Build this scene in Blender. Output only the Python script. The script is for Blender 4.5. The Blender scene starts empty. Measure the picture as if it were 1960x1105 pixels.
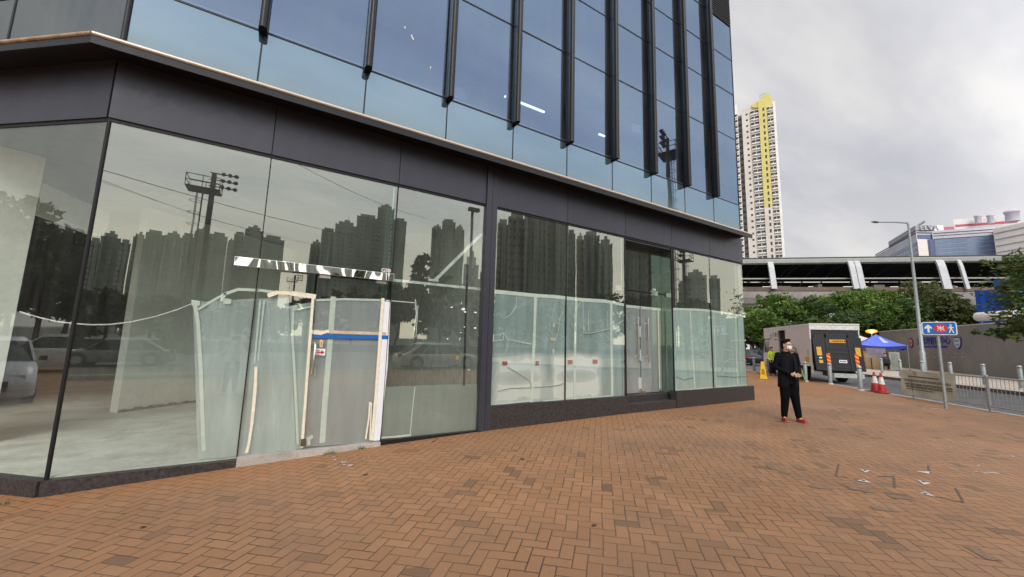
import bpy, bmesh, math, random
import numpy as np
from mathutils import Vector, Matrix
random.seed(7); rng = np.random.default_rng(7)
R_ = math.radians
C = bpy.context.scene.collection

# ------------------------------------------------------------------ camera (measured from the photograph)
FPX = 752.0; HC = 1.55; FY = 6.61            # focal length in px of the 1960 px wide photo, eye height, distance of the shop front
def _ray(px, py): return np.array([px - 980, 552.5 - py, -FPX])
_Z = _ray(1139, -5050); _Z /= np.linalg.norm(_Z)
_X = _ray(2224, 688); _X -= _X.dot(_Z) * _Z; _X /= np.linalg.norm(_X)
_Y = np.cross(_Z, _X)
M = np.array([_X, _Y, _Z])
def wray(px, py): return M @ _ray(px, py)
def G(px, py, z=0.0):                         # a measured point of the photo at height z
    d = wray(px, py); return np.array([0, 0, HC]) + d * ((z - HC) / d[2])
def FA(px, py, y=FY):                         # a measured point on the plane of the shop front (or parallel to it)
    d = wray(px, py); return np.array([0, 0, HC]) + d * (y / d[1])
def DI(px, py, dist):                         # a measured point at a horizontal distance
    d = wray(px, py); return np.array([0, 0, HC]) + d * (dist / math.hypot(d[0], d[1]))
def mir(p):  q = np.array(p, float); q[1] = 2 * FY - q[1]; return q      # where a thing seen mirrored in the shop front really stands
CH0 = np.array([-1.965, FY]); CHD = np.array([-.768, .640]); CHN = np.array([-.640, -.768])
def mirc(p):
    q = np.array(p, float); s = (q[:2] - CH0) @ CHN; q[:2] -= 2 * s * CHN; return q

sc = bpy.context.scene
cd = bpy.data.cameras.new('camera'); cam = bpy.data.objects.new('camera', cd); C.objects.link(cam)
cd.sensor_width = 36; cd.lens = 36 * FPX / 1960; cd.clip_start = .05; cd.clip_end = 3000
mw = Matrix([[*M[0], 0], [*M[1], 0], [*M[2], HC], [0, 0, 0, 1]])
cam.matrix_world = mw; sc.camera = cam
sc.view_settings.view_transform = 'Standard'; sc.view_settings.look = 'None'
sc.view_settings.exposure = 0.0; sc.view_settings.gamma = 1
sc.cycles.max_bounces = 9; sc.cycles.transparent_max_bounces = 16; sc.cycles.glossy_bounces = 4; sc.cycles.diffuse_bounces = 4
sc.cycles.caustics_reflective = False; sc.cycles.caustics_refractive = False
sc.cycles.use_denoising = True

# ------------------------------------------------------------------ node helpers
class NT:
    def __init__(s, t): s.t = t; s.n = t.nodes; s.l = t.links
    def new(s, ty, **k):
        n = s.n.new(ty)
        for a, b in k.items(): setattr(n, a, b)
        return n
    def put(s, sock, v):
        if isinstance(v, bpy.types.NodeSocket): s.l.new(v, sock)
        elif v is not None:
            if sock.type == 'RGBA' and isinstance(v, (tuple, list)) and len(v) == 3: v = (*v, 1)
            sock.default_value = v
    def m(s, op, a, b=None, c=None):
        n = s.new('ShaderNodeMath', operation=op); s.put(n.inputs[0], a)
        if b is not None: s.put(n.inputs[1], b)
        if c is not None: s.put(n.inputs[2], c)
        return n.outputs[0]
    def mix(s, f, a, b, mode='MIX'):
        n = s.new('ShaderNodeMix', data_type='RGBA', blend_type=mode); s.put(n.inputs[0], f); s.put(n.inputs[6], a); s.put(n.inputs[7], b); return n.outputs[2]
    def noise(s, vec, scale, detail=4, rough=.55, dim='3D'):
        n = s.new('ShaderNodeTexNoise', noise_dimensions=dim)
        if vec is not None: s.l.new(vec, n.inputs['Vector'])
        n.inputs['Scale'].default_value = scale; n.inputs['Detail'].default_value = detail; n.inputs['Roughness'].default_value = rough
        return n.outputs['Fac']
    def ramp(s, f, stops):
        n = s.new('ShaderNodeValToRGB'); s.l.new(f, n.inputs[0]); e = n.color_ramp.elements
        while len(e) < len(stops): e.new(.5)
        for i, (p, c) in enumerate(stops):
            e[i].position = p; e[i].color = (c, c, c, 1) if isinstance(c, (int, float)) else (*c, 1)
        return n.outputs[0]
    def coord(s, kind='Object', sx=1, sy=1, sz=1):
        t = s.new('ShaderNodeTexCoord'); o = t.outputs[kind]
        if (sx, sy, sz) != (1, 1, 1):
            mp = s.new('ShaderNodeMapping'); s.l.new(o, mp.inputs[0]); mp.inputs['Scale'].default_value = (sx, sy, sz); o = mp.outputs[0]
        return o
    def wpos(s): return s.new('ShaderNodeNewGeometry').outputs['Position']
    def bump(s, h, st, d=.01):
        n = s.new('ShaderNodeBump'); s.l.new(h, n.inputs['Height']); n.inputs['Strength'].default_value = st; n.inputs['Distance'].default_value = d
        return n.outputs[0]
def newmat(name):
    m = bpy.data.materials.new(name); m.use_nodes = True; m.node_tree.nodes.clear(); return m, NT(m.node_tree)
def out(t, sh):
    o = t.new('ShaderNodeOutputMaterial'); t.l.new(sh, o.inputs[0])
MATS = {}
def pbr(name, col, rough=.6, metal=0.0, var=.12, vs=6.0, bump=0.0, bs=60.0, dirt=None, streak=False, spec=.35, emis=None):
    """a procedural surface: base colour broken up by two noises, uneven gloss, optional fine bump"""
    if name in MATS: return MATS[name]
    m, t = newmat(name)
    p = t.new('ShaderNodeBsdfPrincipled')
    co = t.coord('Object') if not streak else t.coord('Object', 1, 1, .12)
    n1 = t.noise(co, vs, 5); n2 = t.noise(t.coord('Object'), vs * 7, 3)
    f = t.m('ADD', t.m('MULTIPLY', n1, .7), t.m('MULTIPLY', n2, .3))
    lo = tuple(max(0, c * (1 - var * 2.2)) for c in col); hi = tuple(min(1, c * (1 + var * 2.2)) for c in col)
    c = t.ramp(f, [(.3, lo), (.7, hi)])
    if dirt: c = t.mix(t.ramp(t.noise(t.coord('Object'), vs * .5, 6, .65), [(.5, 0.0), (.72, .8)]), c, dirt)
    t.put(p.inputs['Base Color'], c)
    p.inputs['Metallic'].default_value = metal; p.inputs['Specular IOR Level'].default_value = spec
    t.put(p.inputs['Roughness'], t.ramp(n2, [(.3, max(.03, rough - .08)), (.7, min(1, rough + .08))]))
    if bump: t.put(p.inputs['Normal'], t.bump(t.noise(t.coord('Object'), bs, 4), bump))
    if emis: p.inputs['Emission Color'].default_value = (*emis[0], 1); p.inputs['Emission Strength'].default_value = emis[1]
    out(t, p.outputs[0]); MATS[name] = m; return m

# ------------------------------------------------------------------ sky and light: thick evening-grey overcast
SUN_EL = 40; SUN_AZ = 212
w = bpy.data.worlds.new('World'); sc.world = w; w.use_nodes = True; w.node_tree.nodes.clear(); t = NT(w.node_tree)
sky = t.new('ShaderNodeTexSky', sky_type='NISHITA'); sky.sun_disc = False; sky.sun_elevation = R_(SUN_EL); sky.sun_rotation = R_(SUN_AZ); sky.dust_density = 4
co = t.new('ShaderNodeTexCoord').outputs['Generated']
sep = t.new('ShaderNodeSeparateXYZ'); t.l.new(co, sep.inputs[0])
zc = t.m('MAXIMUM', sep.outputs[2], 0.0)
den = t.m('ADD', zc, .16)
cmb = t.new('ShaderNodeCombineXYZ'); t.l.new(t.m('DIVIDE', sep.outputs[0], den), cmb.inputs[0]); t.l.new(t.m('DIVIDE', sep.outputs[1], den), cmb.inputs[1])
mp = t.new('ShaderNodeMapping'); t.l.new(cmb.outputs[0], mp.inputs[0]); mp.inputs['Rotation'].default_value = (0, 0, R_(25)); mp.inputs['Scale'].default_value = (.55, 1.5, 1)
cn = t.noise(mp.outputs[0], 1.3, 5, .52)
cl = t.ramp(cn, [(.40, (5.8, 5.85, 6.4)), (.50, (7.2, 7.15, 7.4)), (.60, (8.9, 8.65, 8.4))])
hz = t.ramp(sep.outputs[2], [(0.0, (8.8, 8.35, 7.8)), (.20, (8.3, 8.05, 7.75)), (.40, (6.6, 6.6, 6.95))])
cl2 = t.mix(t.ramp(sep.outputs[2], [(.03, .25), (.40, .9)]), hz, cl)
zen = t.mix(t.ramp(sep.outputs[2], [(.62, 0.0), (.95, 1.0)]), cl2, (9, 9, 9.3))
gnd = t.mix(t.ramp(sep.outputs[2], [(0.0, 0.0), (.002, 1.0)]), (2.0, 1.9, 1.7), zen)
fin0 = t.mix(.90, sky.outputs[0], gnd)
back = t.ramp(t.m('ADD', t.m('MULTIPLY', sep.outputs[1], -.5), .5), [(.40, 0.0), (.80, 1.0)])        # extra sky brightness added behind the viewer to light the shop front and films
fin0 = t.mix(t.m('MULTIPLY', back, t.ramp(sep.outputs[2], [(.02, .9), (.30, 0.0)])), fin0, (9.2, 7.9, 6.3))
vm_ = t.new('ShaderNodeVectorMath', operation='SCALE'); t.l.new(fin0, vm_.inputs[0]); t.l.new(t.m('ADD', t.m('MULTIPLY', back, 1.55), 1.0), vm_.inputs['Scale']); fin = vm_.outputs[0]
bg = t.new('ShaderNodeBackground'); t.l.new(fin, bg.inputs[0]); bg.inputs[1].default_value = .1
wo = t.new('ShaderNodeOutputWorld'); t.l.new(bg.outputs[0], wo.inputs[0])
sl = bpy.data.lights.new('sun', 'SUN'); sl.energy = 1.4; sl.angle = R_(25); sl.color = (1, .95, .88)
so = bpy.data.objects.new('sun', sl); C.objects.link(so)
sd = Vector((math.sin(R_(SUN_AZ)) * math.cos(R_(SUN_EL)), math.cos(R_(SUN_AZ)) * math.cos(R_(SUN_EL)), math.sin(R_(SUN_EL))))
so.rotation_euler = sd.to_track_quat('Z', 'Y').to_euler()

# ------------------------------------------------------------------ mesh helpers
def wmat(o):
    m = Matrix.LocRotScale(o.location, o.rotation_euler, o.scale)
    return wmat(o.parent) @ m if o.parent else m
def tag(o, label=None, cat=None, group=None, kind=None):
    if label: o['label'] = label
    if cat: o['category'] = cat
    if group: o['group'] = group
    if kind: o['kind'] = kind
    return o
def thing(name, label, cat, loc=(0, 0, 0), rz=0, group=None):
    o = bpy.data.objects.new(name, None); C.objects.link(o); o.location = [float(v) for v in loc]; o.rotation_euler = (0, 0, rz)
    o.empty_display_size = .2
    return tag(o, label, cat, group)
class MB:
    """collects shapes; build() links them as one mesh object"""
    def __init__(s): s.v = []; s.f = []; s.mi = []; s.sm = []; s.cm = 0
    def add(s, vs, fs, smooth=False):
        b = len(s.v); s.v += [tuple(float(c) for c in p) for p in vs]
        for f in fs: s.f.append([b + i for i in f]); s.mi.append(s.cm); s.sm.append(smooth)
    def box(s, x0, x1, y0, y1, z0, z1):
        s.add([(x, y, z) for z in (z0, z1) for y in (y0, y1) for x in (x0, x1)],
              [(0, 2, 3, 1), (4, 5, 7, 6), (0, 1, 5, 4), (2, 6, 7, 3), (0, 4, 6, 2), (1, 3, 7, 5)]); return s
    def obox(s, c, u, v, w_, hu, hv, hw):
        c, u, v, w_ = [np.array(a, float) for a in (c, u, v, w_)]
        u /= np.linalg.norm(u); v /= np.linalg.norm(v); w_ /= np.linalg.norm(w_)
        s.add([c + a * hu * u + b * hv * v + d * hw * w_ for d in (-1, 1) for b in (-1, 1) for a in (-1, 1)],
              [(0, 2, 3, 1), (4, 5, 7, 6), (0, 1, 5, 4), (2, 6, 7, 3), (0, 4, 6, 2), (1, 3, 7, 5)]); return s
    def bar(s, a, b, wd, th, up=(0, 0, 1)):
        a = np.array(a, float); b = np.array(b, float); d = b - a; L = np.linalg.norm(d); d /= L
        u = np.cross(d, np.array(up, float)); 
        if np.linalg.norm(u) < 1e-6: u = np.cross(d, np.array([1., 0, 0]))
        u /= np.linalg.norm(u); v = np.cross(u, d)
        return s.obox((a + b) / 2, d, u, v, L / 2, wd / 2, th / 2)
    def quad(s, a, b, c, d): s.add([a, b, c, d], [(0, 1, 2, 3)]); return s
    def prism(s, pts, off):
        """polygon (3-D, planar) swept by the vector off"""
        n = len(pts); off = np.array(off, float)
        s.add([np.array(p, float) for p in pts] + [np.array(p, float) + off for p in pts],
              [list(range(n))[::-1], list(range(n, 2 * n))] + [(i, (i + 1) % n, n + (i + 1) % n, n + i) for i in range(n)]); return s
    def tube(s, pts, rad, seg=10, caps=True, sy=1.0):
        pts = [np.array(p, float) for p in pts]; n = len(pts)
        if not hasattr(rad, '__len__'): rad = [rad] * n
        vs = []; pu = None
        for i, p in enumerate(pts):
            d = pts[min(i + 1, n - 1)] - pts[max(i - 1, 0)]; d /= (np.linalg.norm(d) + 1e-12)
            if pu is None: pu = np.array([1., 0, 0]) if abs(d[0]) < .8 else np.array([0, 1., 0])
            u = pu - pu.dot(d) * d; u /= np.linalg.norm(u); v = np.cross(d, u); pu = u
            for k in range(seg):
                a = 2 * math.pi * k / seg; vs.append(p + rad[i] * (math.cos(a) * u + sy * math.sin(a) * v))
        fs = [(i * seg + k, i * seg + (k + 1) % seg, (i + 1) * seg + (k + 1) % seg, (i + 1) * seg + k) for i in range(n - 1) for k in range(seg)]
        s.add(vs, fs, True)
        if caps: s.add(vs[:seg], [list(range(seg))[::-1]]); s.add(vs[-seg:], [list(range(seg))])
        return s
    def lathe(s, c, prof, seg=20):
        c = np.array(c, float); vs = []
        for r, z in prof:
            for k in range(seg):
                a = 2 * math.pi * k / seg; vs.append(c + np.array([r * math.cos(a), r * math.sin(a), z]))
        n = len(prof)
        s.add(vs, [(i * seg + k, i * seg + (k + 1) % seg, (i + 1) * seg + (k + 1) % seg, (i + 1) * seg + k) for i in range(n - 1) for k in range(seg)], True)
        s.add(vs[:seg], [list(range(seg))[::-1]]); s.add(vs[-seg:], [list(range(seg))]); return s
    def ball(s, c, r, seg=10, rings=7):
        r = np.array(r if hasattr(r, '__len__') else (r, r, r), float); c = np.array(c, float)
        vs = []
        for i in range(rings + 1):
            ph = math.pi * i / rings
            for k in range(seg):
                a = 2 * math.pi * k / seg; vs.append(c + r * np.array([math.sin(ph) * math.cos(a), math.sin(ph) * math.sin(a), -math.cos(ph)]))
        s.add(vs, [(i * seg + k, i * seg + (k + 1) % seg, (i + 1) * seg + (k + 1) % seg, (i + 1) * seg + k) for i in range(rings) for k in range(seg)], True); return s
    def cone(s, a, b, ra, rb, seg=12):          # limb: tapered tube with round ends
        s.tube([a, b], [ra, rb], seg); s.ball(a, ra, seg, 7); s.ball(b, rb, seg, 7); return s
    def loft(s, rings, caps=True):
        n = len(rings[0]); vs = [p for r in rings for p in r]
        s.add(vs, [(i * n + k, i * n + (k + 1) % n, (i + 1) * n + (k + 1) % n, (i + 1) * n + k) for i in range(len(rings) - 1) for k in range(n)], True)
        if caps: s.add(rings[0], [list(range(n))[::-1]]); s.add(rings[-1], [list(range(n))])
        return s
    def ell(s, zs):
        """elliptic rings (cx, cy, z, rx, ry) lofted upward"""
        seg = 18
        return s.loft([[np.array([cx + rx * math.cos(2 * math.pi * k / seg), cy + ry * math.sin(2 * math.pi * k / seg), z]) for k in range(seg)] for cx, cy, z, rx, ry in zs])
    def build(s, name, mat, parent=None, world=True, bevel=0, flat=None):
        v = np.array(s.v, float)
        me = bpy.data.meshes.new(name)
        if parent is not None:
            if world:
                inv = np.array(wmat(parent).inverted()); v = v @ inv[:3, :3].T + inv[:3, 3]
            if False: pass
            org = np.array([0., 0, 0])
        else:
            org = np.array([(v[:, 0].min() + v[:, 0].max()) / 2, (v[:, 1].min() + v[:, 1].max()) / 2, v[:, 2].min()])
        if parent is not None:
            org = np.array([(v[:, 0].min() + v[:, 0].max()) / 2, (v[:, 1].min() + v[:, 1].max()) / 2, v[:, 2].min()])
        v = v - org
        me.from_pydata([tuple(p) for p in v], [], s.f)
        me.polygons.foreach_set('material_index', s.mi); me.polygons.foreach_set('use_smooth', s.sm)
        for m_ in (mat if isinstance(mat, (list, tuple)) else [mat]): me.materials.append(m_)
        bm = bmesh.new(); bm.from_mesh(me); bmesh.ops.recalc_face_normals(bm, faces=bm.faces)
        if bevel:
            es = [e for e in bm.edges if len(e.link_faces) == 2 and e.calc_face_angle(0) > .6]
            bmesh.ops.bevel(bm, geom=es, offset=bevel, segments=2, affect='EDGES', profile=.5, clamp_overlap=True)
        bm.to_mesh(me); bm.free()
        o = bpy.data.objects.new(name, me); C.objects.link(o); o.location = org
        if parent is not None: o.parent = parent
        return o
def dup(root, loc=None, rz=None, label=None, sc_=None):
    r = root.copy(); C.objects.link(r)
    if loc is not None: r.location = [float(v) for v in loc]
    if rz is not None: r.rotation_euler = (0, 0, rz)
    if sc_: r.scale = sc_
    if label: r['label'] = label
    for ch in list(root.children):
        c = ch.copy(); C.objects.link(c); c.parent = r
        for g in list(ch.children):
            d = g.copy(); C.objects.link(d); d.parent = c
    return r
def text(name, body, size, mat, parent, loc, xdir, updir=(0, 0, 1), ext=.004, align='LEFT', bold=0.0, sx=1.0):
    cu = bpy.data.curves.new(name, 'FONT'); cu.body = body; cu.size = size; cu.extrude = ext; cu.align_x = align; cu.offset = bold
    tmp = bpy.data.objects.new(name + '_tmp', cu); C.objects.link(tmp)
    dg = bpy.context.evaluated_depsgraph_get(); me = bpy.data.meshes.new_from_object(tmp.evaluated_get(dg))
    bpy.data.objects.remove(tmp); bpy.data.curves.remove(cu)
    x = Vector(xdir).normalized(); u = Vector(updir).normalized(); n = x.cross(u)
    A = Matrix(((x.x * sx, u.x, n.x, loc[0]), (x.y * sx, u.y, n.y, loc[1]), (x.z * sx, u.z, n.z, loc[2]), (0, 0, 0, 1)))
    me.transform(wmat(parent).inverted() @ A if parent else A)
    me.materials.clear(); me.materials.append(mat)
    o = bpy.data.objects.new(name, me); C.objects.link(o)
    if parent: o.parent = parent
    return o

# ------------------------------------------------------------------ materials
metal_panel = pbr('slate_metal_panel', (.046, .049, .064), .42, .25, .08, 2.2, 0.02, 90, streak=True)
dark_metal = pbr('dark_frame_metal', (.016, .017, .021), .42, .3, .1)
fin_metal = pbr('fin_black_metal', (.012, .012, .014), .38, .3, .1)
granite = pbr('dark_granite', (.038, .034, .034), .45, 0, .35, 30, .05, 200)
concrete = pbr('raw_concrete', (.40, .375, .34), .85, 0, .14, 5, .3, 60, dirt=(.16, .14, .11))
conc_floor = pbr('screed_floor', (.62, .65, .60), .8, 0, .15, 2.5, .15, 30, dirt=(.28, .3, .27))
plaster = pbr('white_plaster', (.84, .87, .80), .85, 0, .06, 2, .1, 40)
dark_plaster = pbr('grey_plaster', (.22, .235, .22), .85, 0, .2, 2)
gold = pbr('weathered_gold_trim', (.42, .30, .18), .38, .55, .22, 8)
steel = pbr('brushed_steel', (.62, .62, .60), .22, 1, .06, 20)
def chrome_mat():
    m, t = newmat('polished_steel'); p = t.new('ShaderNodeBsdfPrincipled'); p.inputs['Base Color'].default_value = (.84, .83, .80, 1); p.inputs['Metallic'].default_value = 1; p.inputs['Roughness'].default_value = .05
    w_ = t.new('ShaderNodeTexWave', wave_type='BANDS'); w_.bands_direction = 'X'; t.l.new(t.wpos(), w_.inputs[0]); w_.inputs['Scale'].default_value = .55; w_.inputs['Distortion'].default_value = 5; w_.inputs['Detail'].default_value = 2; w_.inputs['Detail Scale'].default_value = 1.5
    t.l.new(t.bump(w_.outputs['Fac'], 1.0, .022), p.inputs['Normal']); out(t, p.outputs[0]); return m
chrome = chrome_mat()
galv = pbr('galvanised_grey', (.30, .33, .34), .45, .35, .12, 10)
galv_light = pbr('galvanised_light', (.45, .46, .46), .4, .5, .1, 10)
white_paint = pbr('white_paint', (.72, .72, .70), .45, 0, .05, 4)
black_plastic = pbr('black_plastic', (.02, .02, .022), .45)
rubber = pbr('rubber', (.018, .018, .018), .8)
asphalt = pbr('asphalt', (.095, .093, .095), .85, 0, .22, 3, .3, 160, dirt=(.13, .125, .12))
pale_paving = pbr('pale_paving', (.44, .38, .31), .8, 0, .12, 2.5, .1, 40)
kerb_m = pbr('kerb_stone', (.30, .28, .255), .8, 0, .18, 4, .2, 60)
tape_cream = pbr('masking_tape_cream', (.72, .68, .54), .7, 0, .08, 15)
tape_pale = pbr('tape_pale_green', (.72, .80, .73), .6, 0, .05, 12)
paper_white = pbr('white_paper', (.72, .74, .78), .7, 0, .03, 5)
blue_tape = pbr('blue_tape', (.01, .12, .42), .5, 0, .1, 20)
tan_tape = pbr('tan_tape', (.50, .42, .32), .6, 0, .12, 12)
emit_tube = pbr('lit_tube', (.9, .9, .9), .5, emis=((.95, .97, 1), 5.0))
grey_line = pbr('joint_black', (.006, .006, .007), .6)

def schlick(t):
    g = t.new('ShaderNodeNewGeometry'); v = t.new('ShaderNodeVectorMath', operation='DOT_PRODUCT'); t.l.new(g.outputs['Normal'], v.inputs[0]); t.l.new(g.outputs['Incoming'], v.inputs[1])
    return t.m('POWER', t.m('SUBTRACT', 1.0, t.m('MINIMUM', t.m('ABSOLUTE', v.outputs['Value']), 1.0)), 5.0)
def glass(name, fac, refl, trans, wob=.012, dirt=.04, rough=0.0):
    m, t = newmat(name)
    f = t.m('MINIMUM', t.m('ADD', t.m('MULTIPLY', schlick(t), (1 - fac) * .8), fac), 1.0)
    gl = t.new('ShaderNodeBsdfGlossy'); gl.inputs['Color'].default_value = (*refl, 1); gl.inputs['Roughness'].default_value = rough
    wp = t.wpos(); nb = t.noise(wp, .55, 2, .4)
    bn = t.bump(nb, 1.0, wob); t.l.new(bn, gl.inputs['Normal'])
    tr = t.new('ShaderNodeBsdfTransparent'); tr.inputs[0].default_value = (*trans, 1)
    mx = t.new('ShaderNodeMixShader'); t.l.new(f, mx.inputs[0]); t.l.new(tr.outputs[0], mx.inputs[1]); t.l.new(gl.outputs[0], mx.inputs[2])
    df = t.new('ShaderNodeBsdfDiffuse'); df.inputs[0].default_value = (.5, .52, .48, 1)
    mp = t.new('ShaderNodeMapping'); t.l.new(wp, mp.inputs[0]); mp.inputs['Scale'].default_value = (3, 3, .5)
    dn = t.ramp(t.noise(mp.outputs[0], 1.6, 6, .7), [(.35, dirt * .3), (.75, dirt * 1.8)])
    mx2 = t.new('ShaderNodeMixShader'); t.l.new(dn, mx2.inputs[0]); t.l.new(mx.outputs[0], mx2.inputs[1]); t.l.new(df.outputs[0], mx2.inputs[2])
    out(t, mx2.outputs[0]); return m
glass_low = glass('shop_glass', .215, (.86, .92, .82), (.93, .975, .95), .0022, .035)
glass_edge = glass('shop_glass_edge', .30, (.55, .80, .72), (.42, .72, .64), .002, .08)
glass_up = glass('coated_blue_glass', .36, (.30, .415, .59), (.30, .34, .40), .0022, .03)
glass_grey = glass('grey_side_glass', .30, (.60, .66, .68), (.35, .38, .40), .003, .04)

def spandrel():
    m, t = newmat('spandrel_glass')
    wp = t.wpos(); sp = t.new('ShaderNodeSeparateXYZ'); t.l.new(wp, sp.inputs[0])
    h = t.m('SUBTRACT', sp.outputs[2], 5.03)
    h = t.m('ADD', h, t.m('MULTIPLY', t.m('SUBTRACT', t.noise(wp, 1.1, 3), .5), .35))
    grime = t.ramp(h, [(.08, .55), (.45, .12), (.8, .04)])
    f = t.m('ADD', t.m('MULTIPLY', schlick(t), .5), .46)
    gl = t.new('ShaderNodeBsdfGlossy'); gl.inputs['Color'].default_value = (.29, .395, .50, 1); gl.inputs['Roughness'].default_value = 0
    t.l.new(t.bump(t.noise(wp, .55, 2, .4), 1.0, .002), gl.inputs['Normal'])
    df = t.new('ShaderNodeBsdfDiffuse'); df.inputs[0].default_value = (.05, .09, .11, 1)
    mx = t.new('ShaderNodeMixShader'); t.l.new(f, mx.inputs[0]); t.l.new(df.outputs[0], mx.inputs[1]); t.l.new(gl.outputs[0], mx.inputs[2])
    d2 = t.new('ShaderNodeBsdfDiffuse'); d2.inputs[0].default_value = (.24, .28, .22, 1)
    m2 = t.new('ShaderNodeMixShader'); t.l.new(grime, m2.inputs[0]); t.l.new(mx.outputs[0], m2.inputs[1]); t.l.new(d2.outputs[0], m2.inputs[2])
    out(t, m2.outputs[0]); return m
spandrel_m = spandrel()

def film(name, col, alpha, streaks=.10, haze=None):
    """thin frosted sheet: partly see-through, scatters light from both sides"""
    m, t = newmat(name); wp = t.wpos()
    mp = t.new('ShaderNodeMapping'); t.l.new(wp, mp.inputs[0]); mp.inputs['Scale'].default_value = (2.2, 1, .35)
    n = t.noise(mp.outputs[0], 2.0, 5, .6)
    lo = tuple(c * (1 - streaks * 2) for c in col); hi = tuple(min(1, c * (1 + streaks * 2)) for c in col)
    c = t.ramp(n, [(.3, lo), (.7, hi)])
    al = t.ramp(t.noise(mp.outputs[0], .9, 3), [(.3, alpha - .10), (.7, min(1, alpha + .08))])
    if haze: c = haze(t, wp, c)
    if haze: al = t.m('MAXIMUM', al, haze.last)
    df = t.new('ShaderNodeBsdfDiffuse'); t.l.new(c, df.inputs[0]); tl = t.new('ShaderNodeBsdfTranslucent'); t.l.new(c, tl.inputs[0])
    a = t.new('ShaderNodeMixShader'); a.inputs[0].default_value = .3; t.l.new(df.outputs[0], a.inputs[1]); t.l.new(tl.outputs[0], a.inputs[2])
    tr = t.new('ShaderNodeBsdfTransparent')
    b = t.new('ShaderNodeMixShader'); t.l.new(al, b.inputs[0]); t.l.new(tr.outputs[0], b.inputs[1]); t.l.new(a.outputs[0], b.inputs[2])
    out(t, b.outputs[0]); return m
film_a = film('hanging_plastic', (.70, .82, .82), .78, .12)
film_b = film('frosted_film', (.70, .82, .81), .86, .08)
film_door = film('grey_door_film', (.52, .55, .57), .88, .06)
film_d = film('lower_frost', (.34, .43, .41), .78, .06)
film_veil = film('veil_fold', (.86, .92, .93), .32, .05)
film_deep = film('deep_frost', (.60, .74, .71), .90, .06)
def painted_boxes(t, wp, c):
    """white boxes behind the film, painted into its colour as soft-edged patches; each patch is (x0,x1,z0,z1)"""
    sp = t.new('ShaderNodeSeparateXYZ'); t.l.new(wp, sp.inputs[0])
    nx = t.m('MULTIPLY', t.m('SUBTRACT', t.noise(wp, 2.5, 3), .5), .28)
    X_ = t.m('ADD', sp.outputs[0], nx); Z_ = t.m('ADD', sp.outputs[2], nx)
    tot = None
    for x0, x1, z0, z1, k, s in [(3.72, 4.86, .36, 1.28, .95, 5), (5.06, 6.42, .36, 1.30, 1., 7), (4.7, 5.3, .33, .75, .6, 4), (3.6, 6.4, .33, .42, .5, 9)]:
        f = None
        for v, lim, sg in ((X_, x0, 1), (X_, x1, -1), (Z_, z0, 1), (Z_, z1, -1)):
            e = t.m('MULTIPLY', t.m('SUBTRACT', v, lim), float(sg * s)); e = t.m('ADD', e, .5)
            n = t.new('ShaderNodeClamp'); t.l.new(e, n.inputs[0]); f = n.outputs[0] if f is None else t.m('MULTIPLY', f, n.outputs[0])
        f = t.m('MULTIPLY', f, k); tot = f if tot is None else t.m('MAXIMUM', tot, f)
    # a thinner oval in the middle of each patch
    for cx in (4.2, 5.75):
        dx = t.m('MULTIPLY', t.m('SUBTRACT', sp.outputs[0], cx), 1.6); dz = t.m('MULTIPLY', t.m('SUBTRACT', sp.outputs[2], .84), 6.5)
        r = t.m('ADD', t.m('MULTIPLY', dx, dx), t.m('MULTIPLY', dz, dz)); g = t.m('SUBTRACT', 1.0, t.m('MULTIPLY', t.m('MAXIMUM', t.m('SUBTRACT', 1.0, r), 0.0), .6))
        tot = t.m('MULTIPLY', tot, g)
    painted_boxes.last = tot
    return t.mix(tot, c, (.97, 1.0, .98))
film_boxes = film('film_painted_boxes', (.48, .60, .61), .84, .09, haze=painted_boxes)

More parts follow.
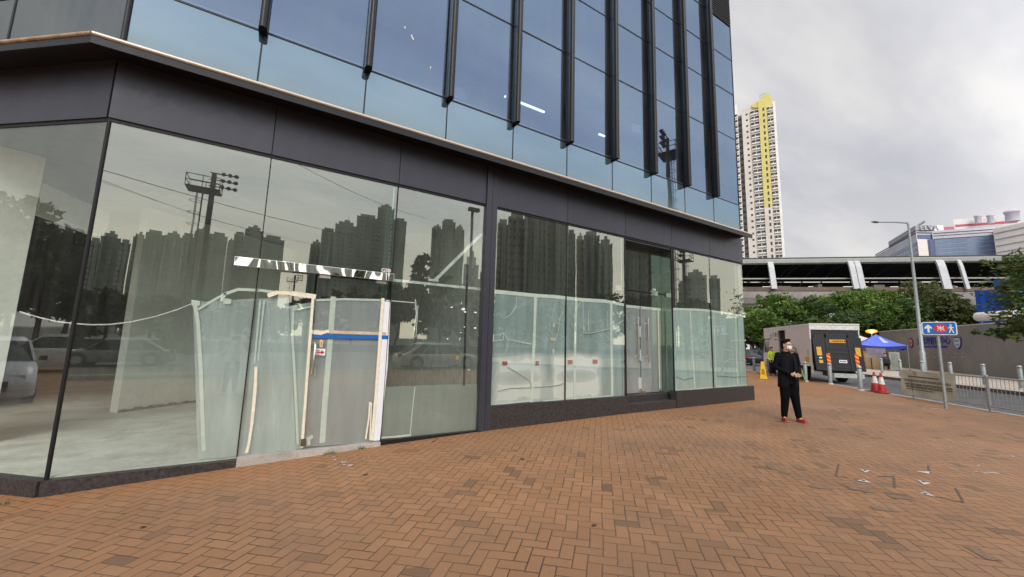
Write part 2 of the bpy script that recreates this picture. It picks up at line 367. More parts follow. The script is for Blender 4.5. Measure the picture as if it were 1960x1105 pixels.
# ------------------------------------------------------------------ paving
def herringbone():
    m, t = newmat('herringbone_brick'); wp = t.wpos()
    mp = t.new('ShaderNodeMapping', vector_type='POINT'); t.l.new(wp, mp.inputs[0])
    mp.inputs['Rotation'].default_value = (0, 0, R_(-46.0)); S = 1 / .112; mp.inputs['Scale'].default_value = (S, S, S)
    # small wobble so the courses are not ruler straight
    wob = t.new('ShaderNodeTexNoise'); t.l.new(wp, wob.inputs[0]); wob.inputs['Scale'].default_value = 1.2; wob.inputs['Detail'].default_value = 1
    vm = t.new('ShaderNodeVectorMath', operation='MULTIPLY_ADD'); t.l.new(wob.outputs['Color'], vm.inputs[0]); vm.inputs[1].default_value = (.35, .35, 0); t.l.new(mp.outputs[0], vm.inputs[2])
    sp = t.new('ShaderNodeSeparateXYZ'); t.l.new(vm.outputs[0], sp.inputs[0])
    U, V = sp.outputs[0], sp.outputs[1]
    i = t.m('FLOOR', U); j = t.m('FLOOR', V); fu = t.m('SUBTRACT', U, i); fv = t.m('SUBTRACT', V, j)
    k = t.m('FLOORED_MODULO', t.m('SUBTRACT', i, j), 4.0)
    eq = lambda n: t.m('COMPARE', k, float(n), .1)
    k0, k1, k2, k3 = eq(0), eq(1), eq(2), eq(3)
    BIG = 9.0
    dl = t.m('ADD', fu, t.m('MULTIPLY', k1, BIG)); dr = t.m('ADD', t.m('SUBTRACT', 1.0, fu), t.m('MULTIPLY', k0, BIG))
    dt = t.m('ADD', t.m('SUBTRACT', 1.0, fv), t.m('MULTIPLY', k3, BIG)); db = t.m('ADD', fv, t.m('MULTIPLY', k2, BIG))
    d = t.m('MINIMUM', t.m('MINIMUM', dl, dr), t.m('MINIMUM', dt, db))
    bi = t.m('SUBTRACT', i, k1); bj = t.m('ADD', t.m('ADD', j, k3), t.m('MULTIPLY', t.m('ADD', k2, k3), .37))
    cb = t.new('ShaderNodeCombineXYZ'); t.l.new(bi, cb.inputs[0]); t.l.new(bj, cb.inputs[1])
    wn = t.new('ShaderNodeTexWhiteNoise', noise_dimensions='3D'); t.l.new(cb.outputs[0], wn.inputs[0]); rnd = wn.outputs['Value']
    col = t.ramp(rnd, [(0.0, (.296, .152, .074)), (.3, (.312, .162, .079)), (.65, (.328, .171, .084)), (1.0, (.350, .186, .094))])
    # some dark replacement bricks, in clusters
    clus = t.ramp(t.noise(wp, .55, 3, .6), [(.45, 0.0), (.68, 1.0)])
    sc2 = t.new('ShaderNodeSeparateColor'); t.l.new(wn.outputs['Color'], sc2.inputs[0])
    thr = t.m('ADD', t.m('MULTIPLY', clus, .16), .010)
    dark = t.m('LESS_THAN', sc2.outputs[1], thr)
    col = t.mix(t.m('MULTIPLY', dark, t.m('ADD', t.m('MULTIPLY', sc2.outputs[2], .5), .35)), col, (.11, .075, .045))
    # fine grain, big stains, moss green near joints
    gr = t.noise(wp, 160, 3, .7); col = t.mix(.42, col, t.ramp(gr, [(.25, .20), (.75, .82)]), 'OVERLAY')
    st = t.noise(wp, .35, 5, .6); col = t.mix(t.ramp(st, [(.40, 0.0), (.68, .72)]), col, (.205, .122, .074))
    st2 = t.noise(wp, 2.3, 6, .7); col = t.mix(t.ramp(st2, [(.50, 0.0), (.76, .50)]), col, (.16, .112, .076))
    big = t.ramp(t.noise(wp, .16, 3, .5), [(.36, .80), (.62, 1.10)]); col = t.mix(1.0, col, big, 'MULTIPLY')
    wear = t.ramp(t.noise(wp, 5.0, 6, .75), [(.60, 0.0), (.82, .35)]); col = t.mix(wear, col, (.48, .36, .28))
    # orange-brown band of rust and earth along the foot of the wall
    spw = t.new('ShaderNodeSeparateXYZ'); t.l.new(wp, spw.inputs[0])
    nearw = t.m('ADD', t.m('MULTIPLY', t.m('SUBTRACT', spw.outputs[1], 5.5), .75), t.m('MULTIPLY', t.m('SUBTRACT', t.noise(wp, 1.1, 4), .5), 1.4))
    col = t.mix(t.ramp(nearw, [(.1, 0.0), (.9, .55)]), col, (.33, .145, .055))
    blot = t.ramp(t.noise(wp, 26, 2, .5), [(.70, 0.0), (.74, .55)]); col = t.mix(blot, col, (.12, .085, .06))
    speck = t.ramp(t.noise(wp, 46, 1, .5), [(.80, 0.0), (.815, .75)]); col = t.mix(speck, col, (.62, .57, .50))
    jn = t.noise(wp, 3.5, 4, .6)
    jw = t.ramp(jn, [(.3, .016), (.7, .042)])
    lw = t.m('SUBTRACT', d, t.m('MULTIPLY', jw, .9)); cl_ = t.new('ShaderNodeClamp'); t.l.new(t.m('MULTIPLY', lw, 40.0), cl_.inputs[0]); inside = cl_.outputs[0]
    jc = t.ramp(t.noise(wp, 1.3, 4), [(.35, (.05, .034, .022)), (.65, (.13, .078, .045))])
    col = t.mix(inside, jc, col)
    p = t.new('ShaderNodeBsdfPrincipled'); t.l.new(col, p.inputs['Base Color'])
    t.l.new(t.ramp(gr, [(.3, .62), (.7, .85)]), p.inputs['Roughness']); p.inputs['Specular IOR Level'].default_value = .35
    # brick tilt and rounded arris
    c3 = t.new('ShaderNodeClamp'); t.l.new(t.m('MULTIPLY', d, 9.0), c3.inputs[0])
    hgt = t.m('ADD', t.m('ADD', c3.outputs[0], t.m('MULTIPLY', rnd, .45)), t.m('MULTIPLY', gr, .18))
    t.l.new(t.bump(hgt, .55, .006), p.inputs['Normal'])
    out(t, p.outputs[0]); return m
brick_m = herringbone()

GX = [-60, -2, -.2, 1.65, 3.6, 7, 12.7, 400]; GZ = [-.35, -.29, -.21, -.14, -.08, -.03, 0, 0]
def gz(x): return float(np.interp(x, GX, GZ))
TT = np.array([math.cos(R_(46.5)), math.sin(R_(46.5))]); NN = np.array([TT[1], -TT[0]]); OO = np.array([17.2, 2.6])
def TN(t_, n_, z=0.0): p = OO + t_ * TT + n_ * NN; return np.array([p[0], p[1], z])
def kerb_y(x): return 2.6 + (x - 17.2) * TT[1] / TT[0]

# road: one sheet to the horizon
xs = sorted(set([-900, -300, -60] + [float(a) for a in GX[1:-1]] + [40, 120, 400, 900])); ys = [-900, -200, -60, -9, 0, 9, 60, 200, 900]
b = MB(); b.add([(x, y, gz(x) - .02) for x in xs for y in ys], [(i * len(ys) + j, (i + 1) * len(ys) + j, (i + 1) * len(ys) + j + 1, i * len(ys) + j + 1) for i in range(len(xs) - 1) for j in range(len(ys) - 1)])
tag(b.build('road', asphalt), kind='structure')
# brick pavement sheet
BACK = -7.4
b = MB(); px_ = [-30, -20, -12, -8, -5, -3.5, -2, -.2, 1.65, 3.6, 5.2, 7, 9, 10.5, 12.39, 12.4, 12.7, 14, 16, 17.2, 19, 21, 23, 25, 27, 29, 31, 34]
def yr(x):
    lo = max(BACK, kerb_y(x)); hi = 6.9 if -2 <= x < 12.4 else (40 if x >= 12.4 else 6.9 - (x + 2) * .833)
    return lo, max(hi, lo)
for x0, x1 in zip(px_[:-1], px_[1:]):
    (a0, a1), (b0, b1) = yr(x0), yr(x1)
    if x0 == 12.39: continue
    b.quad((x0, a0, gz(x0)), (x1, b0, gz(x1)), (x1, b1, gz(x1)), (x0, a1, gz(x0)))
tag(b.build('brick_pavement', brick_m), kind='structure')
# kerb stones along both sides of the side street
b = MB()
for i in range(-22, 32):
    p0, p1 = TN(i, .0), TN(i + .985, .0)
    b.prism([TN(i, 0, -.08), TN(i + .985, 0, -.08), TN(i + .985, .22, -.08), TN(i, .22, -.08)], (0, 0, .084 + gz(p0[0])))
tag(b.build('near_kerb', kerb_m), kind='structure')
b = MB()
for i in range(-14, 60):
    b.prism([TN(i, 5.75, -.08), TN(i + .985, 5.75, -.08), TN(i + .985, 5.97, -.08), TN(i, 5.97, -.08)], (0, 0, .206))
tag(b.build('far_kerb', pbr('dark_kerb', (.13, .10, .09), .8, 0, .3, 5)), kind='structure')
b = MB(); b.prism([TN(-14, 5.972, -.1), TN(60, 5.972, -.1), TN(60, 30, -.1), TN(-14, 30, -.1)], (0, 0, .22)); tag(b.build('far_pavement', pale_paving), kind='structure')
# painted lines on the street behind the viewer
b = MB()
yl = pbr('yellow_road_paint', (.55, .42, .06), .7, 0, .15, 8)
for yy in (-7.7, -7.95): b.add([(-30, yy, gz(-30) - .016), (6, yy, gz(6) - .016), (6, yy - .12, gz(6) - .016), (-30, yy - .12, gz(-30) - .016)], [(0, 1, 2, 3)])
for k in range(-4, 2): b.add([(k * 8, -14, gz(k * 8) - .016), (k * 8 + 4, -14, gz(k * 8 + 4) - .016), (k * 8 + 4, -14.12, gz(k * 8 + 4) - .016), (k * 8, -14.12, gz(k * 8) - .016)], [(0, 1, 2, 3)])
tag(b.build('road_markings', yl), kind='structure')
# ================================================================== the office block
BLD = thing('office_building', 'corner office block with blue glass upper floors, black fins and empty glazed shop fronts', 'building', (5, 10, 0))
D = FY
def quadY(b, x0, x1, z0, z1, y): b.add([(x0, y, z0), (x1, y, z0), (x1, y, z1), (x0, y, z1)], [(0, 1, 2, 3)]); return b
def ch(s, off=0.0):                          # point on the chamfered side wall, s metres from the corner, off metres outward
    p = CH0 + s * CHD + off * CHN; return p
CHL = 5.6                                    # length of the chamfered wall
# structural body: back walls, roof, soffit and rear rooms (kept behind the glass)
cE = ch(CHL)
b = MB()
b.box(12.30, 12.44, D + .04, 26, 0, 20.5)                                    # right flank
b.box(cE[0], 12.30, 25.9, 26, -.3, 20.5)                                     # back wall
b.prism([(cE[0], cE[1] + .05, -.3), (cE[0] + .14, cE[1] + .05, -.3), (cE[0] + .14, 25.9, -.3), (cE[0], 25.9, -.3)], (0, 0, 20.8))
b.build('rear_wall', dark_plaster, BLD)
plan = [(12.29, D + .05), (-1.94, D + .05), (cE[0] + .15, cE[1] + .06), (cE[0] + .15, 25.88), (12.29, 25.88)]
b = MB(); b.prism([(x, y, 19.9) for x, y in plan], (0, 0, .5)); b.build('roof', concrete, BLD)
b = MB()
for z in (4.22, 8.2, 12.45, 16.2): b.prism([(x, y + .02, z) for x, y in plan], (0, 0, .06 if z > 5 else .55))
b.build('floor_slab', pbr('slab_soffit', (.16, .17, .17), .9), BLD)
b = MB(); b.prism([(x, y, -.45) for x, y in plan], (0, 0, .35)); b.build('shop_floor', conc_floor, BLD)
for z0, z1 in ((4.8, 8.2), (8.27, 12.45), (12.52, 16.2), (16.27, 19.9)):
    b = MB(); b.box(-1.5, 12.2, 11.0, 11.1, z0, z1); b.build('partition', dark_plaster, BLD)
b = MB(); b.box(cE[0] + .2, 12.2, 17.8, 17.9, -.1, 4.2); b.build('partition', dark_plaster, BLD)
b = MB(); b.box(3.44, 3.54, D + .12, 17.7, -.1, 4.2); b.build('partition', pbr('shop_divider', (.30, .33, .31), .9), BLD)
# pale inner wall running back from the shop front
iw0, iw1 = np.array([-2.47, 11.12]), np.array([.45, 13.9]); iwd = (iw1 - iw0) / np.linalg.norm(iw1 - iw0); iwn = np.array([iwd[1], -iwd[0]])
b = MB(); q0, q1 = iw0 - iwn * .22, iw1 - iwn * .22; b.prism([(*iw0, -.1), (*iw1, -.1), (*q1, -.1), (*q0, -.1)], (0, 0, 4.3)); b.build('inner_wall', plaster, BLD)
b = MB(); LW = np.linalg.norm(iw1 - iw0)
for k in range(30):
    f0 = LW * k / 30; f1 = LW * (k + 1) / 30; h = .03 + random.random() * .05; A_, B_ = iw0 + iwd * f0 + iwn * .003, iw0 + iwd * f1 + iwn * .003
    b.prism([(*A_, -.099), (*B_, -.099), (*(B_ + iwn * (.02 + h * .6)), -.099), (*(A_ + iwn * (.02 + h * .4)), -.099)], (0, 0, h))
b.build('broken_skirting', pbr('crumbled_mortar', (.22, .22, .20), .95, 0, .3, 14, .5, 50), BLD)
# pale pillar and beam inside the chamfered side
q = DI(38, 560, 9.4); v = q[:2] / np.linalg.norm(q[:2]); l_ = np.array([-v[1], v[0]])
b = MB(); P0 = q[:2]; b.prism([(P0[0], P0[1], -.1), (P0[0] + 1.3 * l_[0], P0[1] + 1.3 * l_[1], -.1), (P0[0] + 1.3 * l_[0] + .5 * v[0], P0[1] + 1.3 * l_[1] + .5 * v[1], -.1), (P0[0] + .5 * v[0], P0[1] + .5 * v[1], -.1)], (0, 0, 4.3))
b.build('pillar', plaster, BLD)
a_, c_ = DI(60, 376, 9.5), DI(196, 400, 10.6)
b = MB(); b.bar(a_, (c_[0], c_[1], a_[2] - .05), .25, .45); b.build('beam', plaster, BLD)

# --- plinths
b = MB(); b.box(-1.99, -.22, D - .05, D + .12, -.6, -.12)
b.build('granite_plinth', granite, BLD)
b = MB(); cA, cB = ch(.02, .05), ch(CHL, .05); cC, cD_ = ch(CHL, -.12), ch(.0, -.12)
b.prism([(cA[0] - .01, cA[1] - .01, -.6), (cB[0], cB[1], -.6), (cC[0], cC[1], -.6), (cD_[0], cD_[1], -.6)], (0, 0, .48)); b.build('granite_plinth', granite, BLD)
b = MB(); b.box(-.217, 1.647, D - .06, D + .13, -.6, -.085); b.build('concrete_sill', concrete, BLD)
b = MB(); b.box(1.65, 3.36, D - .03, D + .12, -.6, -.065); b.build('metal_sill', dark_metal, BLD)
b = MB(); b.box(3.603, 5.40, D - .045, D + .14, -.4, .36); b.box(5.405, 7.22, D - .045, D + .14, -.4, .36); b.build('granite_plinth', granite, BLD)
b = MB(); b.box(9.0, 12.70, D - .05, D + .14, -.4, .41); b.build('granite_plinth', granite, BLD)
b = MB(); b.box(7.225, 8.996, D - .04, D + .22, -.4, .18); b.box(7.225, 8.996, D + .223, D + .6, -.4, .33); b.build('entrance_step', granite, BLD, bevel=.008)

# --- shop glass, mullions
def pane(x0, x1, z0, z1, y=D, m=None, name='glass_pane'): return quadY(MB(), x0, x1, z0, z1, y).build(name, m or glass_low, BLD)
pane(-1.955, -.225, -.115, 4.14); pane(-.215, .52, -.082, 4.14); pane(1.665, 3.36, -.062, 4.14)
pane(.52, 1.655, 2.50, 4.14)
pane(3.603, 5.395, .362, 4.14); pane(5.405, 7.215, .362, 4.14); pane(9.005, 10.70, .412, 4.14); pane(10.715, 12.44, .412, 4.14)
for s0, s1 in ((.012, 1.85), (1.86, 3.7), (3.71, CHL)):
    a, c = ch(s0), ch(s1); MB().quad((a[0], a[1], -.115), (c[0], c[1], -.115), (c[0], c[1], 4.14), (a[0], a[1], 4.14)).build('glass_pane', glass_low, BLD)
def mull(x, z0, z1, y=D, w_=.012, dep=.05, name='mullion', m=None):
    b = MB(); b.box(x - w_ / 2, x + w_ / 2, y - .006, y + dep, z0, z1); b.build(name, m or grey_line, BLD)
mull(-.22, -.1, 4.14, w_=.014); mull(1.66, 2.4, 4.14, w_=.02); mull(1.66, -.08, 2.4, w_=.008)
mull(5.40, .362, 4.14, w_=.018); mull(10.708, .412, 4.14, w_=.016)
b = MB(); p = ch(0); b.lathe((p[0] + .004, p[1], -.118), [(.022, 0), (.022, 4.26)], 8); b.build('corner_mullion', grey_line, BLD)
for s in (1.855, 3.705):
    a = ch(s); b = MB(); b.lathe((a[0], a[1], -.118), [(.01, 0), (.01, 4.25)], 6); b.build('mullion', grey_line, BLD)
b = MB(); b.box(7.196, 7.236, D - .008, D + .35, .362, 4.14); b.build('mullion', dark_metal, BLD)
b = MB(); b.box(8.985, 9.005, D - .006, D + .03, .412, 4.14); b.build('mullion', dark_metal, BLD)
# pier between the two shops (two metal ribs)
b = MB(); b.box(3.36, 3.475, D - .07, D + .1, -.3, 4.975); b.build('pier_rib', metal_panel, BLD, bevel=.004)
b = MB(); b.box(3.487, 3.60, D - .055, D + .1, -.3, 4.975); b.build('pier_rib', metal_panel, BLD, bevel=.004)
b = MB(); b.box(3.474, 3.488, D - .03, D + .1, -.3, 4.97); b.build('pier_joint', grey_line, BLD)
# glass stiffening fins
for x, z0, dpt in ((1.60, -.06, .38), (7.13, .36, .38), (12.10, .41, .45), (-.30, -.1, .02)):
    if dpt < .1: continue
    b = MB(); b.box(x - .01, x + .01, D + .03, D + .03 + dpt, z0, 4.14); b.build('glass_fin', glass_edge, BLD)
b = MB(); b.add([(8.992, D + .03, .34), (8.992, D + .35, .34), (8.992, D + .35, 4.14), (8.992, D + .03, 4.14)], [(0, 1, 2, 3)]); b.build('side_glass', glass_edge, BLD)
# --- header panels with black shadow gaps
hx = [(-1.97, -.225), (-.215, 1.655), (1.665, 3.355), (3.605, 5.395), (5.405, 7.225), (7.235, 8.985), (8.995, 10.705), (10.715, 12.46)]
for x0, x1 in hx:
    b = MB(); b.box(x0, x1, D - .03, D + .03, 4.185, 4.975); b.build('header_panel', metal_panel, BLD, bevel=.003)
for s0, s1 in ((.01, 2.8), (2.81, CHL)):
    a, c, d_, e = ch(s0, .03), ch(s1, .03), ch(s1, -.03), ch(s0, -.03)
    b = MB(); b.prism([(a[0], a[1], 4.185), (c[0], c[1], 4.185), (d_[0], d_[1], 4.185), (e[0], e[1], 4.185)], (0, 0, .79)); b.build('header_panel', metal_panel, BLD)
b = MB(); b.box(-1.97, 3.36, D - .012, D + .05, 4.14, 4.184); b.box(3.6, 12.46, D - .012, D + .05, 4.14, 4.184)
a, c, d_, e = ch(0, .012), ch(CHL, .012), ch(CHL, -.05), ch(0, -.05); b.prism([(a[0], a[1], 4.14), (c[0], c[1], 4.14), (d_[0], d_[1], 4.14), (e[0], e[1], 4.14)], (0, 0, .044))
b.box(-1.97, 12.46, D - .008, D + .02, 4.19, 4.97)
b.build('shadow_gap', grey_line, BLD)
# --- ledge with gold nosing
def offc(o): n = (np.array([0, -1]) + CHN) / (1 + CHN @ np.array([0, -1])); p = CH0 + o * n; return p
LX = 12.36
o1 = offc(.40); o2 = ch(CHL, .40); i2 = ch(CHL, -.02); i1 = offc(-.02)
b = MB(); b.prism([(LX, D - .40, 4.98), (o1[0], o1[1], 4.98), (o2[0], o2[1], 4.98), (i2[0], i2[1], 4.98), (i1[0], i1[1], 4.98), (LX, D + .02, 4.98)], (0, 0, .045))
b.build('ledge', dark_metal, BLD)
b = MB(); f1, f2 = offc(.405), ch(CHL, .405); g1, g2 = offc(.38), ch(CHL, .38)
b.prism([(LX, D - .405, 4.89), (f1[0], f1[1], 4.89), (f2[0], f2[1], 4.89), (g2[0], g2[1], 4.89), (g1[0], g1[1], 4.89), (LX, D - .38, 4.89)], (0, 0, .089)); b.build('fascia', dark_metal, BLD)
b = MB(); n1, n2 = offc(.40), ch(CHL, .40); b.tube([(LX + .02, D - .40, 5.01), (n1[0], n1[1], 5.01)], .028, 12); b.build('gold_nosing', pbr('pale_gold_trim', (.56, .51, .43), .35, .5, .04, 3), BLD)
b = MB(); b.tube([(n1[0], n1[1], 5.01), (n2[0], n2[1], 5.01)], .028, 12); b.build('gold_nosing', gold, BLD)
# --- curtain wall above
UX = [-1.965, -.505, 1.0, 2.47, 3.94, 5.38, 6.81, 8.24, 9.66, 11.05, 12.46]
UZ = [5.03, 6.08, 8.30, 9.90, 11.15, 12.42, 14.0, 16.2, 17.6, 19.8]
for i in range(10):
    for k in range(9):
        x0, x1, z0, z1 = UX[i] + .008, UX[i + 1] - .008, UZ[k] + .01, UZ[k + 1] - .01
        if i == 9 and k >= 5:
            if k == 5:
                b = MB()
                for s in range(26):
                    z = 12.44 + s * .09; b.add([(x0, D - .03, z), (x1, D - .03, z), (x1, D + .03, z + .05), (x0, D + .03, z + .05)], [(0, 1, 2, 3)]); b.box(x0, x1, D - .03, D - .025, z - .012, z + .012)
                b.box(x0, x1, D + .04, D + .05, 12.42, 19.8); b.build('louvre', fin_metal, BLD)
            continue
        if k == 0: quadY(MB(), x0, x1, z0, z1, D).build('spandrel_pane', spandrel_m, BLD)
        else:
            ta, tb = random.gauss(0, .0013), random.gauss(0, .0013); b = MB(); b.add([(x0, D + ta * (x0 - x1) / 2 + tb * (z0 - z1) / 2, z0), (x1, D - ta * (x0 - x1) / 2 + tb * (z0 - z1) / 2, z0), (x1, D - ta * (x0 - x1) / 2 - tb * (z0 - z1) / 2, z1), (x0, D + ta * (x0 - x1) / 2 - tb * (z0 - z1) / 2, z1)], [(0, 1, 2, 3)]); b.build('upper_pane', glass_up, BLD)
for k in range(9):
    for s0, s1 in ((.01, 1.9), (1.92, 3.8), (3.82, CHL)):
        a, c = ch(s0), ch(s1); MB().quad((a[0], a[1], UZ[k] + .01), (c[0], c[1], UZ[k] + .01), (c[0], c[1], UZ[k + 1] - .01), (a[0], a[1], UZ[k + 1] - .01)).build('side_pane', glass_grey, BLD)
b = MB(); b.box(-1.965, 12.46, D + .006, D + .03, 5.03, 5.035)
b = MB()
for x in UX[1:-1]: b.box(x - .011, x + .011, D - .006, D + .06, 5.0, 19.8)
b.box(UX[-1] - .012, UX[-1] + .012, D - .012, D + .06, 5.0, 20.4); b.build('vertical_mullion', dark_metal, BLD)
b = MB()
for z in UZ[1:]: b.box(-1.96, 12.45, D - .009, D + .058, z - .014, z + .014)
b.build('transom', dark_metal, BLD)
b = MB()
for s in (1.91, 3.81): a = ch(s); b.lathe((a[0], a[1], 5.03), [(.016, 0), (.016, 14.7)], 6)
a = ch(0); b.lathe((a[0], a[1], 5.03), [(.035, 0), (.035, 14.8)], 8)
for z in UZ[2:]:
    a, c = ch(0, .006), ch(CHL, .006); b.bar((a[0], a[1], z), (c[0], c[1], z), .03, .025)
b.build('side_mullion', dark_metal, BLD)
# bull-nosed fins
def capsule(x, y0, y1, w_, z):
    r = w_ / 2; pts = []
    for k in range(9): a = math.pi * k / 8; pts.append((x + r * math.cos(a), y0 + r - 1.0 * r * math.sin(a) * 1.0, z))
    pts += [(x - r, y1, z), (x + r, y1, z)]; return pts
for x in UX[1:-1]:
    b = MB(); lo = capsule(x, D - .22, D - .01, .112, 6.02); n = len(lo)
    top = [(p[0], p[1], 19.9) for p in lo]
    b.add(lo + top, [(i, (i + 1) % n, n + (i + 1) % n, n + i) for i in range(n)], True); b.add(lo, [list(range(n))[::-1]]); b.add(top, [list(range(n))])
    b.build('fin', fin_metal, BLD)
# white edge bead seen at the foot of the upper panes
b = MB(); b.box(-1.9, 12.4, D + .03, D + .05, 6.10, 6.155); b.build('inner_bead', pbr('bead', (.85, .87, .92), .6), BLD)
# ceiling tubes on the first floor
for n, (p0, p1) in enumerate([((997, 71), (1044, 96)), ((1146, 151), (1157, 156)), ((1333, 247), (1345, 252)), ((970, 57), (972, 59)), ((1371, 263), (1386, 270))]):
    a, c = FA(*p0, D + 2.0), FA(*p1, D + 2.0); c[2] = a[2] = min(8.12, a[2])
    nm = ['longest lit tube lamp behind the upper glass, between two middle fins', 'short lit tube seen behind upper glass, right of the longest lit tube', 'small lit tube behind upper glass beside the last but one fin', 'tiny lit lamp spot behind upper glass, left of the longest tube', 'faint lit tube behind upper glass nearest the building edge']
    t_ = thing('ceiling_light', nm[n], 'ceiling light', (a + c) / 2, 0, 'lit ceiling tubes on the first floor')
    b = MB(); b.bar(a, c, .05, .035); b.build('tube', emit_tube, t_); b = MB(); b.bar(a + [0, 0, .04], c + [0, 0, .04], .07, .03); b.build('housing', white_paint, t_)

# --- things stuck on or behind the shop glass
def poly(px, y, m, name, parent=BLD, th=.003, zmin=None):
    pts = [FA(a, c, y) for a, c in px]
    for p in pts:
        if zmin is not None: p[2] = max(p[2], zmin)
    b = MB(); b.prism(pts, (0, th, 0)); return b.build(name, m, parent)
def strips(lines, y, m, name, parent=BLD, jit=0.0):
    b = MB()
    for w_, pts in lines:
        P = [FA(a, c, y) for a, c in pts]
        for i, (p, q) in enumerate(zip(P[:-1], P[1:])):
            dd = q - p; L = np.linalg.norm(dd); dd /= L; b.bar(p - dd * w_ * .2, q + dd * w_ * .2, w_ * (1 + jit * random.uniform(-1, 1)), .002 + .0004 * i, up=(0, -1, 0))
    return b.build(name, m, parent)
# wavy film between two panes: a slightly rippled sheet
def sheet(pxtop, pxbot, y, m, name, rip=.012, zbot=None, zbot_only=False):
    n = 24; b = MB(); rows = 10; V = []
    tx = [p[0] for p in pxtop]; bx_ = [p[0] for p in pxbot]
    for i in range(n + 1):
        f = i / n
        def along(P): g = f * (len(P) - 1); k = min(int(g), len(P) - 2); u = g - k; return (P[k][0] * (1 - u) + P[k + 1][0] * u, P[k][1] * (1 - u) + P[k + 1][1] * u)
        A, B = FA(*along(pxtop), y), FA(*along(pxbot), y)
        if zbot is not None: B[2] = zbot
        for j in range(rows + 1):
            g = j / rows; p = A * (1 - g) + B * g; p[1] += rip * (math.sin(f * 17 + g * 1.5) + .6 * math.sin(f * 41 + 2 * g)); V.append(p)
    b.add(V, [(i * (rows + 1) + j, (i + 1) * (rows + 1) + j, (i + 1) * (rows + 1) + j + 1, i * (rows + 1) + j + 1) for i in range(n) for j in range(rows)], True)
    return b.build(name, m, BLD)
sheet([(369, 578), (420, 576), (480, 572), (552, 570)], [(379, 876), (450, 872), (520, 868), (566, 862)], D + .045, film_a, 'plastic_sheet', .012, -.09)
sheet([(500, 576), (551, 572)], [(522, 866), (558, 862)], D + .058, film_veil, 'plastic_sheet', .004, -.08)
sheet([(554, 586), (600, 578)], [(560, 862), (578, 858)], D + .05, film_b, 'plastic_sheet', .004, -.08)
strips([(.042, [(373, 580), (379, 620), (384, 700), (386, 760), (390, 862)])], D + .038, tape_pale, 'tape_strip')
strips([(.034, [(562, 588), (559, 640), (563, 700), (566, 760), (570, 850)])], D + .03, tape_pale, 'tape_strip')
strips([(.022, [(498, 576), (492, 640), (487, 696)]), (.018, [(506, 575), (501, 620), (494, 690)])], D + .03, tape_pale, 'tape_strip')
strips([(.032, [(490, 703), (489, 735), (486, 770), (482, 812), (476, 850), (472, 866)])], D - .004, tape_cream, 'loose_tape', jit=.25)
strips([(.04, [(424, 576), (430, 563), (456, 554), (500, 556), (535, 561)]), (.03, [(380, 592), (410, 574), (432, 562)])], D + .03, tape_pale, 'tape_strip')
strips([(.06, [(514, 566), (530, 560), (560, 562), (603, 568)])], D - .004, tape_cream, 'loose_tape', jit=.3)
for a, c in ((374, 580), (434, 577)): poly([(a - 8, c - 6), (a + 9, c - 4), (a + 8, c + 5), (a - 7, c + 6)], D + .036, tape_pale, 'tape_patch')
strips([(.02, [(38, 597), (60, 604)])], D + 1.3, tape_pale, 'tape_strip')
pts = [(38, 597, 7.75), (75, 608, 7.6), (110, 616, 7.35), (140, 619.5, 7.1), (175, 622, 6.95), (210, 621.5, 6.9), (250, 617, 6.85), (300, 606, 6.8), (340, 593, 6.75), (372, 580, 6.7)]
b = MB(); b.tube([FA(x, y, d) for x, y, d in pts], .009, 6); tag(b.build('barrier_tape', pbr('white_string', (.75, .76, .74), .7)), 'thin white tape sagging across the inside of the corner shop glass', 'tape')
# entrance door G50
DOOR = MB(); quadY(DOOR, .545, 1.60, -.075, 2.46, D + .004); DOOR = DOOR.build('door', glass_low, BLD)
def dp(px, y, m, name): return poly(px, y, m, name, DOOR)
dp([(603, 574), (737, 573), (728, 846), (581, 856)], D + .03, film_door, 'paper_film')
strips([(.036, [(599, 572), (594, 640), (588, 720), (582, 800), (578, 856)])], D - .004, tape_cream, 'edge_tape', DOOR, .1)
strips([(.008, [(604, 574), (593, 720), (584, 856)])], D - .007, chrome, 'edge_strip', DOOR)
strips([(.078, [(638, 570), (633, 640), (628, 700), (622, 770), (617, 846)])], D + .022, tape_pale, 'tape_strip', DOOR)
strips([(.062, [(597, 643), (668, 645), (742, 646)])], D - .003, blue_tape, 'blue_band', DOOR)
strips([(.048, [(598, 634), (668, 637), (738, 639)])], D - .0035, tan_tape, 'tan_band', DOOR)
strips([(.05, [(598, 636), (615, 638), (628, 634)])], D - .007, tape_cream, 'peeled_tape', DOOR, .3)
strips([(.05, [(733, 572), (728, 640), (721, 740), (712, 842)])], D - .005, tape_cream, 'edge_tape', DOOR, .05)
poly([(736, 577), (748, 578), (742, 700), (727, 843), (715, 844), (724, 740)], D - .002, paper_white, 'paper_strip')
strips([(.025, [(708, 770), (706, 800), (700, 840)]), (.02, [(711, 772), (708, 842)])], D - .0075, tape_cream, 'loose_tape', DOOR)
a, c = FA(604, 658, D - .055), FA(599, 717, D - .055)
b = MB(); b.tube([a + [0, .055, 0], a + [0, .02, 0], a + [0, .0, -.03], c + [0, 0, .03], c + [0, .02, 0], c + [0, .055, 0]], .017, 10); b.build('handle', steel, DOOR)
dp([(612, 650), (619, 651), (618, 666), (611, 665)], D - .003, pbr('orange_sticker', (.62, .34, .14), .6), 'sticker')
dp([(613.3, 651.5), (617.6, 652.2), (617, 664.5), (612.3, 663.7)], D - .006, pbr('cream_sticker', (.72, .62, .45), .6), 'sticker')
strips([(.008, [(615.3, 654), (614.7, 662)])], D - .010, pbr('ink', (.12, .06, .03), .7), 'print', DOOR)
stk = dp([(604, 667), (623, 668), (622, 681), (603, 680)], D - .003, paper_white, 'sticker')
redink = pbr('red_ink', (.55, .02, .02), .6)
